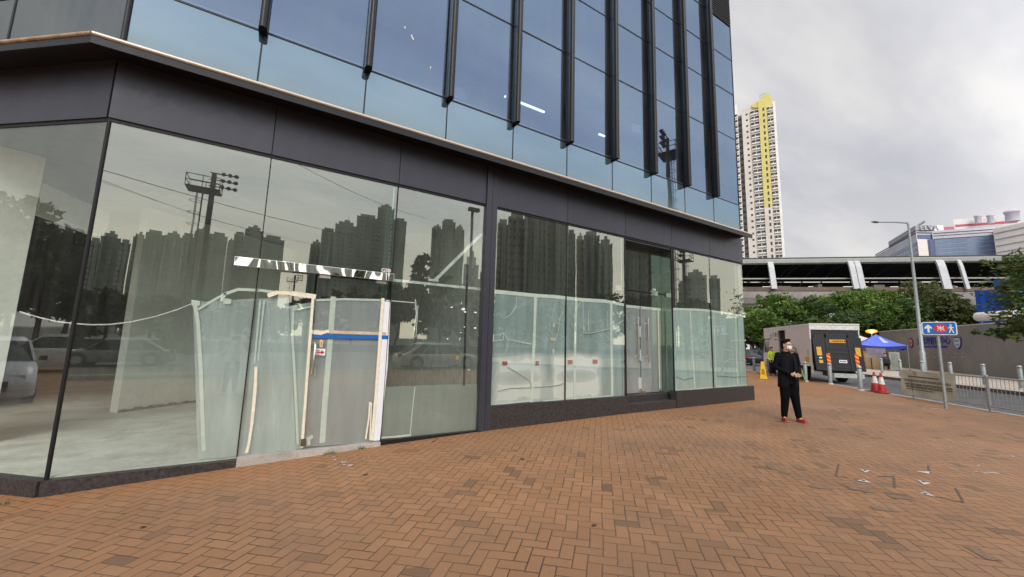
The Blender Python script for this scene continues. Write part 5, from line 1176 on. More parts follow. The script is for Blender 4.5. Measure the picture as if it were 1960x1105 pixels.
trp = DI(1680, 700, 43.2); trp[2] = .12; tr_ = thing('display_stand', 'grey cloth covered stand on thin legs beside the seated person', 'stand', trp, .3)
b = MB(); b.prism([(-.05, .55, .95), (-.05, -.5, .80), (-.05, -.55, 1.70), (-.05, .62, 1.72)], (.06, 0, 0)); b.build('cover', pbr('cover_grey', (.22, .21, .24), .8, 0, .15, 3), tr_, world=False)
for y in (.35, -.35): b = MB(); b.tube([(0, y, 0), (0, y, .95)], .03, 8); b.build('leg', dark_metal, tr_, world=False)
sp2 = DI(1696, 704, 42.6); figure('seated person in dark clothes bent forward beside the grey cabinet', (sp2[0], sp2[1], .13), R_(-75), arms='down', shirt=(.05, .045, .055), trousers=(.015, .015, .02), shoes=(.1, .1, .1), mask=False, vox=.022, seated=True)
st = thing('stool', 'low dark stool under the seated person', 'stool', (sp2[0], sp2[1], .12)); b = MB(); b.lathe((sp2[0], sp2[1], .12), [(.16, .40), (.17, .42), (.17, .43), (.15, .44)], 14); b.build('seat', black_plastic, st)
for a in (0, 2.1, 4.2): b = MB(); b.tube([(sp2[0] + .12 * math.cos(a), sp2[1] + .12 * math.sin(a), .52), (sp2[0] + .2 * math.cos(a), sp2[1] + .2 * math.sin(a), .12)], .015, 6); b.build('leg', dark_metal, st)
# second pale canopy, mostly hidden
t2 = DI(1638, 702, 52); t2[2] = .12; tn2 = thing('canopy_tent', 'pale pink canopy tent half hidden between the truck and the blue canopy', 'tent', t2)
b = MB(); r2 = 1.9; ze = TE + .38; pts = [np.array([t2[0] + r2 * math.cos(a), t2[1] + r2 * math.sin(a), ze]) for a in (.4, 1.97, 3.54, 5.11)]; ap = np.array([t2[0], t2[1], ze + .8]); b.add(pts + [ap], [(0, 1, 4), (1, 2, 4), (2, 3, 4), (3, 0, 4)]); b.build('canopy', pbr('canopy_pale', (.55, .50, .50), .7), tn2)
for p in pts: b = MB(); b.tube([(p[0], p[1], .12), tuple(p)], .025, 8); b.build('leg', galv, tn2)
# amber lamp on a stem behind the canopy
lp = DI(1668, 634.5, 48.5); am = thing('warning_lamp', 'glowing amber warning lamp on a stem above the blue canopy', 'lamp', (lp[0], lp[1], .12))
b = MB(); b.tube([(lp[0], lp[1], .12), (lp[0], lp[1], lp[2] - .16)], .04, 8); b.build('stem', galv, am)
b = MB(); b.ball(lp, (.42, .42, .17), 16, 10); b.build('amber_lens', pbr('amber_glow', (1, .35, .05), .5, emis=((1, .30, .02), 1.6)), am)
b = MB(); b.ball(lp + [-.38, -.12, -.05], (.16, .16, .13), 12, 8); b.build('bulb', pbr('amber_hot', (1, .7, .2), .5, emis=((1, .62, .14), 5)), am)
al = bpy.data.lights.new('amber_light', 'POINT'); al.energy = 60; al.color = (1, .4, .08); al.shadow_soft_size = .4; alo = bpy.data.objects.new('amber_light', al); C.objects.link(alo); alo.location = lp + [-.6, -.2, 0]

# ------------------------------------------------------------------ trees
def leafmat(name, c):
    if name in MATS: return MATS[name]
    m, t = newmat(name); col = t.ramp(t.noise(t.wpos(), .8, 5, .7), [(.3, tuple(v * .62 for v in c)), (.7, tuple(min(1, v * 1.45) for v in c))])
    d_ = t.new('ShaderNodeBsdfDiffuse'); t.l.new(col, d_.inputs[0]); tl = t.new('ShaderNodeBsdfTranslucent'); t.l.new(col, tl.inputs[0])
    gl = t.new('ShaderNodeBsdfGlossy'); gl.inputs[0].default_value = (.6, .65, .6, 1); gl.inputs['Roughness'].default_value = .45
    a = t.new('ShaderNodeMixShader'); a.inputs[0].default_value = .35; t.l.new(d_.outputs[0], a.inputs[1]); t.l.new(tl.outputs[0], a.inputs[2])
    g = t.new('ShaderNodeMixShader'); g.inputs[0].default_value = .05; t.l.new(a.outputs[0], g.inputs[1]); t.l.new(gl.outputs[0], g.inputs[2]); out(t, g.outputs[0]); MATS[name] = m; return m
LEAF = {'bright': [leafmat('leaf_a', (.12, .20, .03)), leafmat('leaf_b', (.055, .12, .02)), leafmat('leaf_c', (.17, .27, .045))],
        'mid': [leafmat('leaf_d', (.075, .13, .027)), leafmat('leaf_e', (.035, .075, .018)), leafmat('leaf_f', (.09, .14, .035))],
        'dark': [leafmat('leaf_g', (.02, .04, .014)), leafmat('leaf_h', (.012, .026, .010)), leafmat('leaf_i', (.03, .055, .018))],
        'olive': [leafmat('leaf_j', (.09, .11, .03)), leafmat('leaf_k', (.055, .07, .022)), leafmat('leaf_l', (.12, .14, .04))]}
bark = pbr('bark', (.075, .055, .04), .9, 0, .3, 8, .6, 40)
def crown(name, clumps, n, size, mats, parent, flat=.0):
    """clumps: (x,y,z, rx,ry,rz); leaves gather in tufts on and inside each clump"""
    r = rng; vol = np.array([c[3] * c[4] * c[5] for c in clumps]) ** .67; vol /= vol.sum(); idx = r.choice(len(clumps), n // 14 + 1, p=vol); cl = np.array(clumps, float)[idx]
    u = r.normal(size=(len(idx), 3)); u /= np.linalg.norm(u, axis=1)[:, None]; rad = r.random(len(idx)) ** .38; tc_ = cl[:, :3] + u * rad[:, None] * cl[:, 3:6]
    C0 = np.repeat(tc_, 14, 0)[:n]; sp_ = np.repeat(cl[:, 3:6].mean(1) * .14, 14)[:n]; C0 = C0 + r.normal(size=(n, 3)) * sp_[:, None] * np.array([1, 1, .6])
    a = r.normal(size=(n, 3)); a[:, 2] *= (1 - flat) * .8; a /= np.linalg.norm(a, axis=1)[:, None]; q = r.normal(size=(n, 3)); q[:, 2] *= (1 - flat * .7); bb = np.cross(a, q); bb /= np.linalg.norm(bb, axis=1)[:, None]
    s = size * (.6 + .8 * r.random(n))[:, None]; V = np.stack([C0 - a * s, C0 + bb * s * .42, C0 + a * s, C0 - bb * s * .42], 1)
    org = V.reshape(-1, 3).mean(0); org[2] = V[..., 2].min()
    inv = np.array(wmat(parent).inverted()); Vl = V.reshape(-1, 3) @ inv[:3, :3].T + inv[:3, 3]; ol = inv[:3, :3] @ org + inv[:3, 3]; Vl = Vl - ol
    me = bpy.data.meshes.new(name); me.vertices.add(4 * n); me.vertices.foreach_set('co', Vl.astype(np.float32).ravel()); me.loops.add(4 * n); me.loops.foreach_set('vertex_index', np.arange(4 * n, dtype=np.int32)); me.polygons.add(n); me.polygons.foreach_set('loop_start', np.arange(0, 4 * n, 4, dtype=np.int32)); me.polygons.foreach_set('loop_total', np.full(n, 4, np.int32))
    for m_ in mats: me.materials.append(m_)
    tuft = np.repeat(r.choice(3, len(idx), p=[.5, .28, .22]), 14)[:n]; me.polygons.foreach_set('material_index', tuft.astype(np.int32)); me.update(); me.validate()
    o = bpy.data.objects.new(name, me); C.objects.link(o); o.parent = parent; o.location = ol; return o
def tree(label, base, h, r, kind, n=3200, size=.26, group=None, cl=None, trunk=.16, shape='round'):
    t_ = thing('tree', label, 'tree', base, 0, group); x, y, z = base; clumps = []
    b = MB(); tpp = np.array([x + random.gauss(0, .3), y + random.gauss(0, .3), z + h * .72]); b.tube([base, (np.array(base) + tpp) / 2 + [random.gauss(0, .15), random.gauss(0, .15), 0], tpp], [trunk, trunk * .7, trunk * .25], 9)
    K = 15
    for k in range(K):
        a = random.uniform(0, 6.283); f = random.random() ** .6; zz = z + h * random.uniform(.34, .9) if shape == 'round' else z + h * (.25 + .7 * k / K); rr_ = r * (1.05 - k / K) * .7 * (k % 3 > 0) if shape == 'cone' else r * f * (1.0 if shape == 'round' else .7) * math.sin(math.pi * min(1, (zz - z) / h * .95 + .1)) ** .5
        c_ = (x + rr_ * math.cos(a), y + rr_ * math.sin(a), zz); s = r * random.uniform(.26, .46); clumps.append((*c_, s, s, s * random.uniform(.55, .85)))
        st_ = np.array(base) + (tpp - np.array(base)) * random.uniform(.35, .9); 
        if k % 2 == 0: b.tube([st_, (st_ + np.array(c_)) / 2 + [0, 0, .1 * r], c_], [trunk * .35, trunk * .22, trunk * .08], 6)
    clumps.append((tpp[0], tpp[1], z + h - r * .3, r * .3, r * .3, r * .3))
    b.build('trunk', bark, t_); crown('crown', clumps, n, size, LEAF[kind], t_); return t_
tl = [(1500, 566, 61, 3.6, 'bright', 'bright green tree right above the truck cab'), (1538, 574, 64, 3.6, 'mid', 'green tree behind the front half of the truck box'), (1578, 582, 60, 3.4, 'mid', 'dark green tree behind the middle of the truck roof'),
      (1622, 566, 66, 3.9, 'bright', 'tall green tree behind the rear end of the truck'), (1660, 558, 68, 3.8, 'bright', 'bright green tree above the amber lamp'), (1697, 556, 66, 3.6, 'bright', 'bright topped tree between the amber lamp and the street lamp'),
      (1728, 572, 64, 3.2, 'mid', 'dark green tree just left of the tall street lamp'), (1784, 545, 68, 3.7, 'olive', 'tallest olive green tree behind the blue direction sign'), (1818, 566, 66, 3.5, 'olive', 'olive tree right of the direction sign, behind the wall'), (1852, 572, 66, 3.1, 'olive', 'olive tree left of the blue steel cladding'),
      (1476, 606, 57, 2.6, 'bright', 'low green tree at the left end of the row, beside the dark underpass')]
for px, py, dist, r, kd, l in tl:
    bp = DI(px, 690, dist); bp[2] = 0; h = 1.55 + dist * az_el(px, py)[1]
    tree(l, bp, h + .5, r * 1.12, kd, 10000, .165, 'trees behind the wall')
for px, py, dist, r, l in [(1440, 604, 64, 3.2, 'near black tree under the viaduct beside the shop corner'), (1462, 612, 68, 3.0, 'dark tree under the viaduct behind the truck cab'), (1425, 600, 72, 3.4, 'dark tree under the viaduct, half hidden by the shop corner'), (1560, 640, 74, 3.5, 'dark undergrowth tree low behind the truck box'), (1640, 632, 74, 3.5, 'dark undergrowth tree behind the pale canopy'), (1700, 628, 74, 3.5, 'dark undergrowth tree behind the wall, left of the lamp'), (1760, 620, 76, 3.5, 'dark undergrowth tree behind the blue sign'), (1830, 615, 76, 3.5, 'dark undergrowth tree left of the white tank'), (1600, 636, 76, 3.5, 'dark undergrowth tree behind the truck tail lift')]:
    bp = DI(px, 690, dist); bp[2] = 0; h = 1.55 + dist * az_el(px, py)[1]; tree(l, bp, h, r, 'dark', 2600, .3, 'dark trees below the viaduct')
# near tree at the right edge: flat spreading tiers
nb = DI(2030, 700, 24); nb[2] = .12; nt = thing('tree', 'nearer tree with flat tiers of small leaves reaching in from the right edge', 'tree', nb)
tiers = [(1938, 505, 34, 11), (1962, 498, 26, 14), (1908, 552, 16, 3), (1958, 538, 26, 7), (1975, 560, 40, 16), (1956, 583, 20, 8), (1975, 600, 36, 14), (1947, 622, 20, 7), (1965, 636, 34, 12), (1912, 638, 22, 5), (1985, 520, 30, 16), (2020, 560, 60, 50), (1935, 640, 20, 7)]
b = MB(); tz = nb + [0, 0, 3.8]; b.tube([nb, nb + [.05, 0, 1.9], tz, nb + [0, 0, 6.2]], [.16, .13, .10, .04], 10); CL = []
for px, py, rx, ry in tiers:
    c_ = DI(px, py, 23.5 + random.uniform(-1, 1)); s = rx / 34; CL.append((*c_, s * .9, s * .9, ry / 34)); m_ = (tz + c_) / 2 + [0, 0, .1]; b.tube([nb + [0, 0, max(1.5, c_[2] - .8)], m_, c_], [.05, .03, .01], 6)
b.build('trunk', bark, nt); crown('crown', CL, 5500, .085, LEAF['olive'][:1] + [LEAF['mid'][1]] + [LEAF['bright'][0]], nt, .5)

# white tanks and blue steel cladding
def tank(p0, p1, r, label):
    a, c = DI(*p0), DI(*p1); c[2] = a[2]; t_ = thing('pipe', label, 'pipe', (a + c) / 2); b = MB(); d_ = (c - a) / np.linalg.norm(c - a); b.tube([a - d_ * .12, a, a + d_ * .05, c, c + d_ * .1], [r * .6, r * .95, r, r, r * .6], 20); b.build('shell', pbr('tank_white', (.62, .60, .58), .5, 0, .08, 1.2), t_)
    b = MB()
    for f in (.12, .5, .88): p = a + (c - a) * f; b.tube([(p[0], p[1], .1), (p[0], p[1], a[2] - r * .7)], .06, 8)
    b.build('support', galv, t_)
tank((1871, 607, 58), (1935, 607, 56), .42, 'large white horizontal pipe above the grey wall'); tank((1930, 601, 60), (1965, 601, 60), .38, 'second white pipe behind, at the right edge')
bc = thing('steel_cladding', 'tall bright blue ribbed steel cladding behind the wall at the right', 'cladding', DI(1915, 690, 62)); a, c = DI(1873, 600, 63), DI(1985, 600, 60); zt_, zb_ = 1.55 + 62 * az_el(1873, 556)[1], 0
b = MB(); d_ = (c - a) * [1, 1, 0]; L = np.linalg.norm(d_); d_ /= L; nrm = np.array([d_[1], -d_[0], 0]); nrm *= -np.sign(nrm @ a); P = []
x = 0; k = 0
while x < L: P.append(a * [1, 1, 0] + d_ * x + nrm * (.06 if k % 4 in (1, 2) else 0)); x += .12 if k % 2 else .28; k += 1
b.add([p + [0, 0, zb_] for p in P] + [p + [0, 0, zt_] for p in P], [(i, i + 1, len(P) + i + 1, len(P) + i) for i in range(len(P) - 1)])
b.prism([a * [1, 1, 0] + nrm * .12, a * [1, 1, 0] + d_ * .25 + nrm * .12, a * [1, 1, 0] + d_ * .25 - nrm * 3, a * [1, 1, 0] - nrm * 3], (0, 0, zt_ + .1)); b.build('ribbed_panel', pbr('cladding_blue', (.008, .075, .36), .5, 0, .08, .6), bc)
a2 = a * [1, 1, 0]; b = MB(); b.prism([a2 + d_ * 1.2 - nrm * .5, a2 + d_ * 12 - nrm * .5, a2 + d_ * 12 - nrm * 3, a2 + d_ * 1.2 - nrm * 3], (0, 0, zt_ + 1.0)); b.build('upper_panel', pbr('cladding_blue', (.008, .075, .36), .5), bc)

# ------------------------------------------------------------------ elevated station
sdv = np.array([.733, -.680, 0]); son = np.array([-.680, -.733, 0]); SA = np.array([66., 34.6, 0])
def SP(s, o, z): return SA + sdv * s + son * o + np.array([0, 0, z])
stn = thing('elevated_station', 'long elevated railway station with dark roof, white curved ribs and concrete girder', 'station', SP(15, 0, 0)); S0, S1 = -45, 75
def loftline(prof, m, name, s0=S0, s1=S1): b = MB(); b.prism([SP(s0, o, z) for o, z in prof], sdv * (s1 - s0)); return b.build(name, m, stn)
loftline([(0, 15.2), (.25, 15.4), (.3, 15.95), (0, 16.1), (-.2, 16.1), (-.2, 15.2)], pbr('fascia_grey', (.36, .38, .36), .5, .2, .06, .6), 'roof_fascia')
b = MB(); nseg = 9; V = []
for s in (S0, S1):
    for k in range(nseg + 1): f = k / nseg; V.append(SP(s, -.2 - 14.5 * f, 16.05 + .9 * math.sin(f * 2.2) - 2.2 * f * f))
b.add(V, [(k, k + 1, nseg + 2 + k, nseg + 1 + k) for k in range(nseg)], True); o = b.build('roof', pbr('roof_dark', (.05, .05, .055), .7, 0, .1, .5), stn); so_ = o.modifiers.new('s', 'SOLIDIFY'); so_.thickness = .3; so_.offset = 1
loftline([(-14.6, 11.0), (-14.6, 14.4), (-14.9, 14.4), (-14.9, 11.0)], pbr('station_back', (.035, .032, .032), .9), 'back_wall')
loftline([(.9, 10.75), (.9, 11.35), (.75, 11.35), (.75, 10.75)], pbr('parapet_brown', (.15, .11, .09), .8, 0, .15, .6), 'parapet')
loftline([(-14.5, 10.6), (.9, 10.6), (.95, 10.75), (-14.5, 10.75)], pbr('deck_dark', (.12, .11, .10), .9), 'deck')
loftline([(.9, 10.6), (.85, 9.6), (.55, 8.7), (0, 8.2), (-2, 8.0), (-8, 8.0), (-9.5, 9.5), (-9.8, 10.6)], pbr('girder_concrete', (.30, .28, .27), .85, 0, .12, .35, .1, 8), 'girder')
loftline([(-.0, 12.75), (0, 12.95), (-.15, 12.95), (-.15, 12.75)], pbr('rail_pale', (.36, .35, .32), .5), 'cable_rail')
loftline([(.6, 7.55), (.6, 7.8), (.2, 7.8), (.2, 7.55)], pbr('rail_pale', (.36, .35, .32), .5), 'lower_rail')
def s_at(px, py, o): 
    d = wray(px, py)[:2]; A_ = np.array([[d[0], -sdv[0]], [d[1], -sdv[1]]]); r_ = SA[:2] + son[:2] * o; return np.linalg.solve(A_, r_)[1]
ribm = pbr('rib_white', (.50, .52, .54), .45, 0, .05, 1)
for k, (px, w_) in enumerate([(1473, .8), (1626, .75), (1638, .75), (1796, 1.0), (1833, .45), (1330, .8)]):
    s = s_at(px, 508, .2); pts = [(.0, 15.75), (.55, 15.45), (.85, 14.6), (1.15, 13.0), (1.5, 11.0)]; b = MB()
    for (o0, z0), (o1, z1) in zip(pts[:-1], pts[1:]): b.bar(SP(s, o0, z0), SP(s, o1, z1 - .05), .35, w_, up=tuple(sdv)) if False else b.prism([SP(s - w_ / 2, o0, z0), SP(s + w_ / 2, o0, z0), SP(s + w_ / 2, o1, z1), SP(s - w_ / 2, o1, z1)], son * -.3)
    b.build('roof_rib', ribm, stn)
for px in (1440, 1508, 1520, 1560, 1600, 1660, 1700, 1760, 1870):
    s = s_at(px, 520, -4); b = MB(); pts = [SP(s, -1, 15.6), SP(s, -5, 15.0), SP(s, -8, 13.9), SP(s, -10, 12.4), SP(s, -10.5, 10.8)]; b.tube(pts, .11, 6); b.build('inner_rib', pbr('inner_rib', (.10, .10, .105), .6), stn)
plat = pbr('platform_things', (.22, .19, .16), .8); 
for s0, s1, h in ((-8, 3, .9), (6, 8, 1.3), (20, 21.5, 1.5), (30, 31, 1.4), (12, 12.6, 1.6)): b = MB(); b.prism([SP(s0, -3, 10.76), SP(s1, -3, 10.76), SP(s1, -4.5, 10.76), SP(s0, -4.5, 10.76)], (0, 0, h)); b.build('platform_cabin', plat, stn)
b = MB()
for k in range(24): s = -20 + k * 2.5 + random.uniform(-.5, .5); 
for k in range(12): s = -12 + k * 4.1 + random.uniform(-.8, .8); b = MB(); b.prism([SP(s, -6, 12.35), SP(s + random.uniform(.8, 1.6), -6, 12.35), SP(s + 1.2, -6.15, 12.35), SP(s, -6.15, 12.35)], (0, 0, .07)); b.build('platform_lamp', pbr('platform_lamp', (.9, .9, .8), .5, emis=((1, .95, .8), .9)), stn)
for s in (-30, -12, 4, 20, 36): b = MB(); b.lathe(SP(s, -5, 0), [(1.1, 0), (1.1, 7.2), (2.6, 8.1)], 16); b.build('pier', pbr('pier_concrete', (.2, .19, .18), .9), stn)

# dark car parked far down the street
def profile_car(label, loc, rz, colr, kind='suv', group=None, L=4.5, W=1.82, H=1.62):
    t_ = thing('parked_car', label, 'car', loc, rz, group); hw = W / 2
    if kind == 'sedan': side = [(-.5, .30), (-.5, .62), (-.47, .74), (-.33, .78), (-.30, .80)]; roof = [(-.40, .80), (-.24, 1.38), (-.02, 1.45), (.12, 1.42), (.26, .90)]; nose = [(.26, .90), (.42, .78), (.49, .62), (.5, .32)]
    else: side = [(-.5, .32), (-.5, .95), (-.47, 1.02)]; roof = [(-.47, 1.02), (-.41, 1.50), (-.30, 1.60), (.02, 1.62), (.12, 1.55), (.27, 1.04)]; nose = [(.27, 1.04), (.40, .98), (.48, .84), (.5, .66), (.5, .34)]
    k = H / 1.62
    belt = (.80 if kind == 'sedan' else 1.0)
    def section(f, z, sh=0): return z
    low = [(f, z) for f, z in side if z <= belt + .03] + [(f, z) for f, z in nose if z <= belt + .1]
    # lower body: stack of outlines with rounded ends
    b = MB(); rings = []
    zs = [(.22, .02, .985), (.34, .0, 1.0), (.62, .0, 1.0), (belt - .12, .0, .985), (belt, .012, .955), (belt + .03, .03, .90)]
    for z, ins, wf in zs:
        ring = []; n = 9; fr = .5 - ins - max(0, (z - .62)) * (.42 if kind == 'sedan' else .16); re = -.5 + ins + max(0, z - .8) * .05
        for q in range(n): a_ = -math.pi / 2 + math.pi * q / (n - 1); ring.append(np.array([L * (fr - .09) + L * .09 * math.cos(a_), hw * wf * (abs(math.sin(a_)) ** .5) * np.sign(math.sin(a_)), z * k]))
        for q in range(n): a_ = math.pi / 2 + math.pi * q / (n - 1); ring.append(np.array([L * (re + .05) + L * .05 * math.cos(a_), hw * wf * (abs(math.sin(a_)) ** .4) * np.sign(math.sin(a_)), z * k]))
        rings.append(ring)
    b.loft(rings); body = b.build('body', pbr('paint_' + label[:10], colr, .25, .1, .02, 1), t_, world=False)
    b = MB()                                     # cabin glass then roof skin
    rb = roof; zb = belt; top = max(z for _, z in rb)
    P0 = [(L * rb[0][0], zb * k), (L * rb[-1][0], zb * k)]; f0, f1 = rb[1][0], rb[-2][0]; f_t0, f_t1 = (rb[2][0], rb[-3][0])
    lowr = [(L * rb[0][0], -hw * .93), (L * rb[-1][0], -hw * .90), (L * rb[-1][0], hw * .90), (L * rb[0][0], hw * .93)]; upr = [(L * (rb[1][0] + .0), -hw * .76), (L * rb[-2][0], -hw * .76), (L * rb[-2][0], hw * .76), (L * rb[1][0], hw * .76)]
    zt = (top - .10) * k
    b.loft([[np.array([x, y, zb * k + .02]) for x, y in lowr], [np.array([x, y, zt]) for x, y in upr]]); g = b.build('cabin_glass', pbr('vehicle_glass', (.02, .03, .03), .05), t_, world=False)
    b = MB(); up2 = [(x * .93, y * .9) for x, y in upr]; b.loft([[np.array([x * 1.0, y * 1.01, zt - .01]) for x, y in upr], [np.array([x, y, top * k]) for x, y in up2]])
    for sgn in (-1, 1):
        for f_lo, f_hi in ((rb[0][0], rb[1][0]), (rb[-1][0], rb[-2][0]), ((rb[0][0] + rb[-1][0]) / 2 - .02, (rb[1][0] + rb[-2][0]) / 2), (rb[0][0] * .62, rb[1][0] * .62)): b.bar((L * f_lo, sgn * hw * .925, zb * k + .02), (L * f_hi, sgn * hw * .775, zt), .05, .05, up=(0, 1, 0))
    b.build('roof', pbr('paint_' + label[:10], colr, .25, .1), t_, world=False)
    Pl = lambda f, l, z: np.array([f, l, z])
    for f in (-.31, .31):
        for sg_ in (-1, 1):
            r_ = .33; c_ = np.array([L * f, sg_ * (hw - .10), r_]); A = np.array([0, 1, 0]); b = MB(); b.tube([c_ - A * .11, c_ - A * .09, c_ + A * .09, c_ + A * .11], [.29, r_, r_, .29], 20); w_ = b.build('wheel', rubber, t_, world=False)
            b = MB(); b.tube([c_ - A * .118, c_ + A * .118], .20, 16); o = b.build('rim', galv_light, t_, world=False)
            b = MB(); b.tube([np.array([L * f, sg_ * (hw + .004), r_]), np.array([L * f, sg_ * (hw - .05), r_])], .385, 20); b.build('wheel_arch', black_plastic, t_, world=False)
            w_.location[1] += .012 * sg_; o.location[1] += .016 * sg_
    for sg_ in (-1, 1):
        b = MB(); b.box(L * .425, L * .475, sg_ * hw * .62 - .16, sg_ * hw * .62 + .16, .66 * k, .76 * k); b.build('headlight', pbr('lamp_glass', (.6, .6, .6), .1), t_, world=False, bevel=.01)
        b = MB(); b.box(-L * .503, -L * .47, sg_ * hw * .75 - .10, sg_ * hw * .75 + .10, .66 * k, .86 * k); b.build('tail_light', pbr('tail_red', (.4, .01, .01), .2), t_, world=False, bevel=.01)
        b = MB(); b.box(L * .16, L * .19, sg_ * (hw + .08) - .07, sg_ * (hw + .08) + .07, (belt + .02) * k, (belt + .14) * k); b.build('mirror', black_plastic, t_, world=False, bevel=.01)
    b = MB(); b.box(L * .480, L * .503, -hw * .5, hw * .5, .38, .62); b.build('grille', black_plastic, t_, world=False, bevel=.01)
    b = MB(); b.box(L * .503, L * .507, -.24, .24, .42, .53); b.build('licence_plate', white_paint, t_, world=False)
    return t_
p = DI(1431, 705, 44); profile_car('dark car parked by the pavement beyond the shop corner', (p[0], p[1], -.02), R_(45), (.02, .022, .025), 'sedan')
p = DI(1462, 705, 50); profile_car('dark grey car in the underpass behind the truck cab', (p[0], p[1], -.02), R_(50), (.05, .05, .055), 'suv')
# cars behind the viewer, seen in the shop glass
def car_mirror(px, py, label, rz, colr, kind, fn=mir, **k):
    p = G(px, py, -.15); q = fn(p); q[2] = gz(q[0]) - .02; return profile_car(label, q, rz, colr, kind, **k)
car_mirror(835, 708, 'white saloon car on the street, mirrored in the pane right of the glass door', R_(0), (.62, .64, .64), 'sedan', L=4.7, H=1.55)
car_mirror(228, 694, 'silver car on the street, mirrored in the leftmost large pane', R_(180), (.30, .31, .32), 'sedan')
car_mirror(118, 703, 'white hatchback on the street, mirrored at the corner of the shop', R_(100), (.62, .63, .62), 'suv', mirc, L=4.2)
car_mirror(-45, 752, 'pale lilac car front, mirrored at the left edge of the photo', R_(-10), (.50, .50, .58), 'suv', mirc, L=4.7)
#--PART5--
# ================================================================== towers
def facmat(name, wall, glassc, floor=2.9, bay=3.2, wf=.45, hf=.42, strip=True):
    """window grid laid out in the block's own coordinates (metres)"""
    m, t = newmat(name); sp = t.new('ShaderNodeSeparateXYZ'); t.l.new(t.coord('Object'), sp.inputs[0])
    h = t.m('ADD', sp.outputs[0], sp.outputs[1]); fx = t.m('FRACT', t.m('DIVIDE', h, bay)); fz = t.m('FRACT', t.m('DIVIDE', sp.outputs[2], floor))
    wx = t.m('LESS_THAN', t.m('ABSOLUTE', t.m('SUBTRACT', fx, .5)), wf / 2); wz = t.m('LESS_THAN', t.m('ABSOLUTE', t.m('SUBTRACT', fz, .55)), hf / 2); w_ = t.m('MULTIPLY', wx, wz)
    cb = t.new('ShaderNodeCombineXYZ'); t.l.new(t.m('FLOOR', t.m('DIVIDE', h, bay)), cb.inputs[0]); t.l.new(t.m('FLOOR', t.m('DIVIDE', sp.outputs[2], floor)), cb.inputs[2]); wn = t.new('ShaderNodeTexWhiteNoise'); t.l.new(cb.outputs[0], wn.inputs[0])
    sx = t.new('ShaderNodeTexWhiteNoise', noise_dimensions='1D'); t.l.new(t.m('FLOOR', t.m('DIVIDE', h, bay * 1.5)), sx.inputs['W'])
    c = t.mix(t.m('MULTIPLY', sx.outputs[0], .6 if strip else .1), wall, tuple(v * .55 for v in wall)); c = t.mix(t.ramp(t.noise(t.coord('Object', 1, 1, .15), .15, 4), [(.4, 0.), (.75, .4)]), c, tuple(v * .6 for v in wall))
    gc = t.mix(wn.outputs[0], glassc, tuple(v * 3.0 for v in glassc)); c = t.mix(t.m('MULTIPLY', w_, .9), c, gc)
    p = t.new('ShaderNodeBsdfPrincipled'); t.l.new(c, p.inputs['Base Color']); p.inputs['Roughness'].default_value = .7; out(t, p.outputs[0]); return m
tw_a = facmat('tower_wall_sage', (.70, .76, .66), (.13, .16, .14)); tw_b = facmat('tower_wall_grey', (.52, .57, .50), (.08, .09, .09)); tw_c = facmat('tower_wall_tan', (.50, .50, .44), (.04, .05, .05), 2.9, 2.6, .4, .4)
crown_m = pbr('tower_crown', (.58, .62, .54), .8)
def rtower(x0, x1, yt, dist, m, label, k=0):
    """housing tower standing behind the viewer, measured where the shop glass mirrors it"""
    A, B = mir(DI(x0, yt + 6, dist)), mir(DI(x1, yt + 6, dist)); zt = DI((x0 + x1) / 2, yt, dist)[2]; c = (A + B) / 2; w_ = np.linalg.norm((B - A)[:2]); d = (B - A)[:2] / w_; 
    t_ = thing('housing_tower', label, 'tower block', (c[0], c[1], -.5), math.atan2(d[1], d[0]), 'housing towers across the street')
    w_ *= 1.10; b = MB(); hw = w_ / 2; dp = max(10, w_ * .8); n = max(2, int(w_ / 7)); z0 = zt + .5 - 2.2
    pts = []
    for i in range(n):                                   # stepped plan: projecting bays and slots
        a0, a1 = -hw + w_ * i / n, -hw + w_ * (i + 1) / n; s = 1.2; o = 1.4 if i % 2 == 0 else .6; pts += [(a0 + .01, o + .9), (a0 + s, o + .9), (a0 + s, o - .5), (a1 - s * .4, o - .5), (a1 - s * .4, o + .9), (a1 - .01, o + .9)]
    pts += [(hw, -dp), (-hw, -dp)]
    for pv in (1,):
        b.prism([(x, y, 0) for x, y in pts], (0, 0, z0))
    b.build('wall', m, t_, world=False)
    b = MB(); b.box(-hw * .72, hw * .62, -dp * .7, -.4, z0, z0 + 2.2)
    if k % 2: b.box(-hw * .2, hw * .3, -dp * .5, -2, z0 + 2.2, z0 + 4)
    if k % 5 == 0: b.box(hw * .1, hw * .13, -4, -3.7, z0 + 2.2, z0 + 7)
    b.build('roof_house', crown_m, t_, world=False)
RT = [(173, 193, 456), (194, 230, 448), (231, 250, 459), (256, 280, 449), (281, 316, 441), (317, 350, 446), (351, 374, 446), (375, 406, 438), (407, 436, 444), (437, 449, 458), (450, 470, 443), (471, 503, 434), (504, 543, 450), (596, 616, 462), (617, 643, 436), (644, 683, 425), (686, 724, 411), (725, 754, 394), (755, 777, 418), (828, 847, 433), (848, 871, 420), (872, 888, 434)]
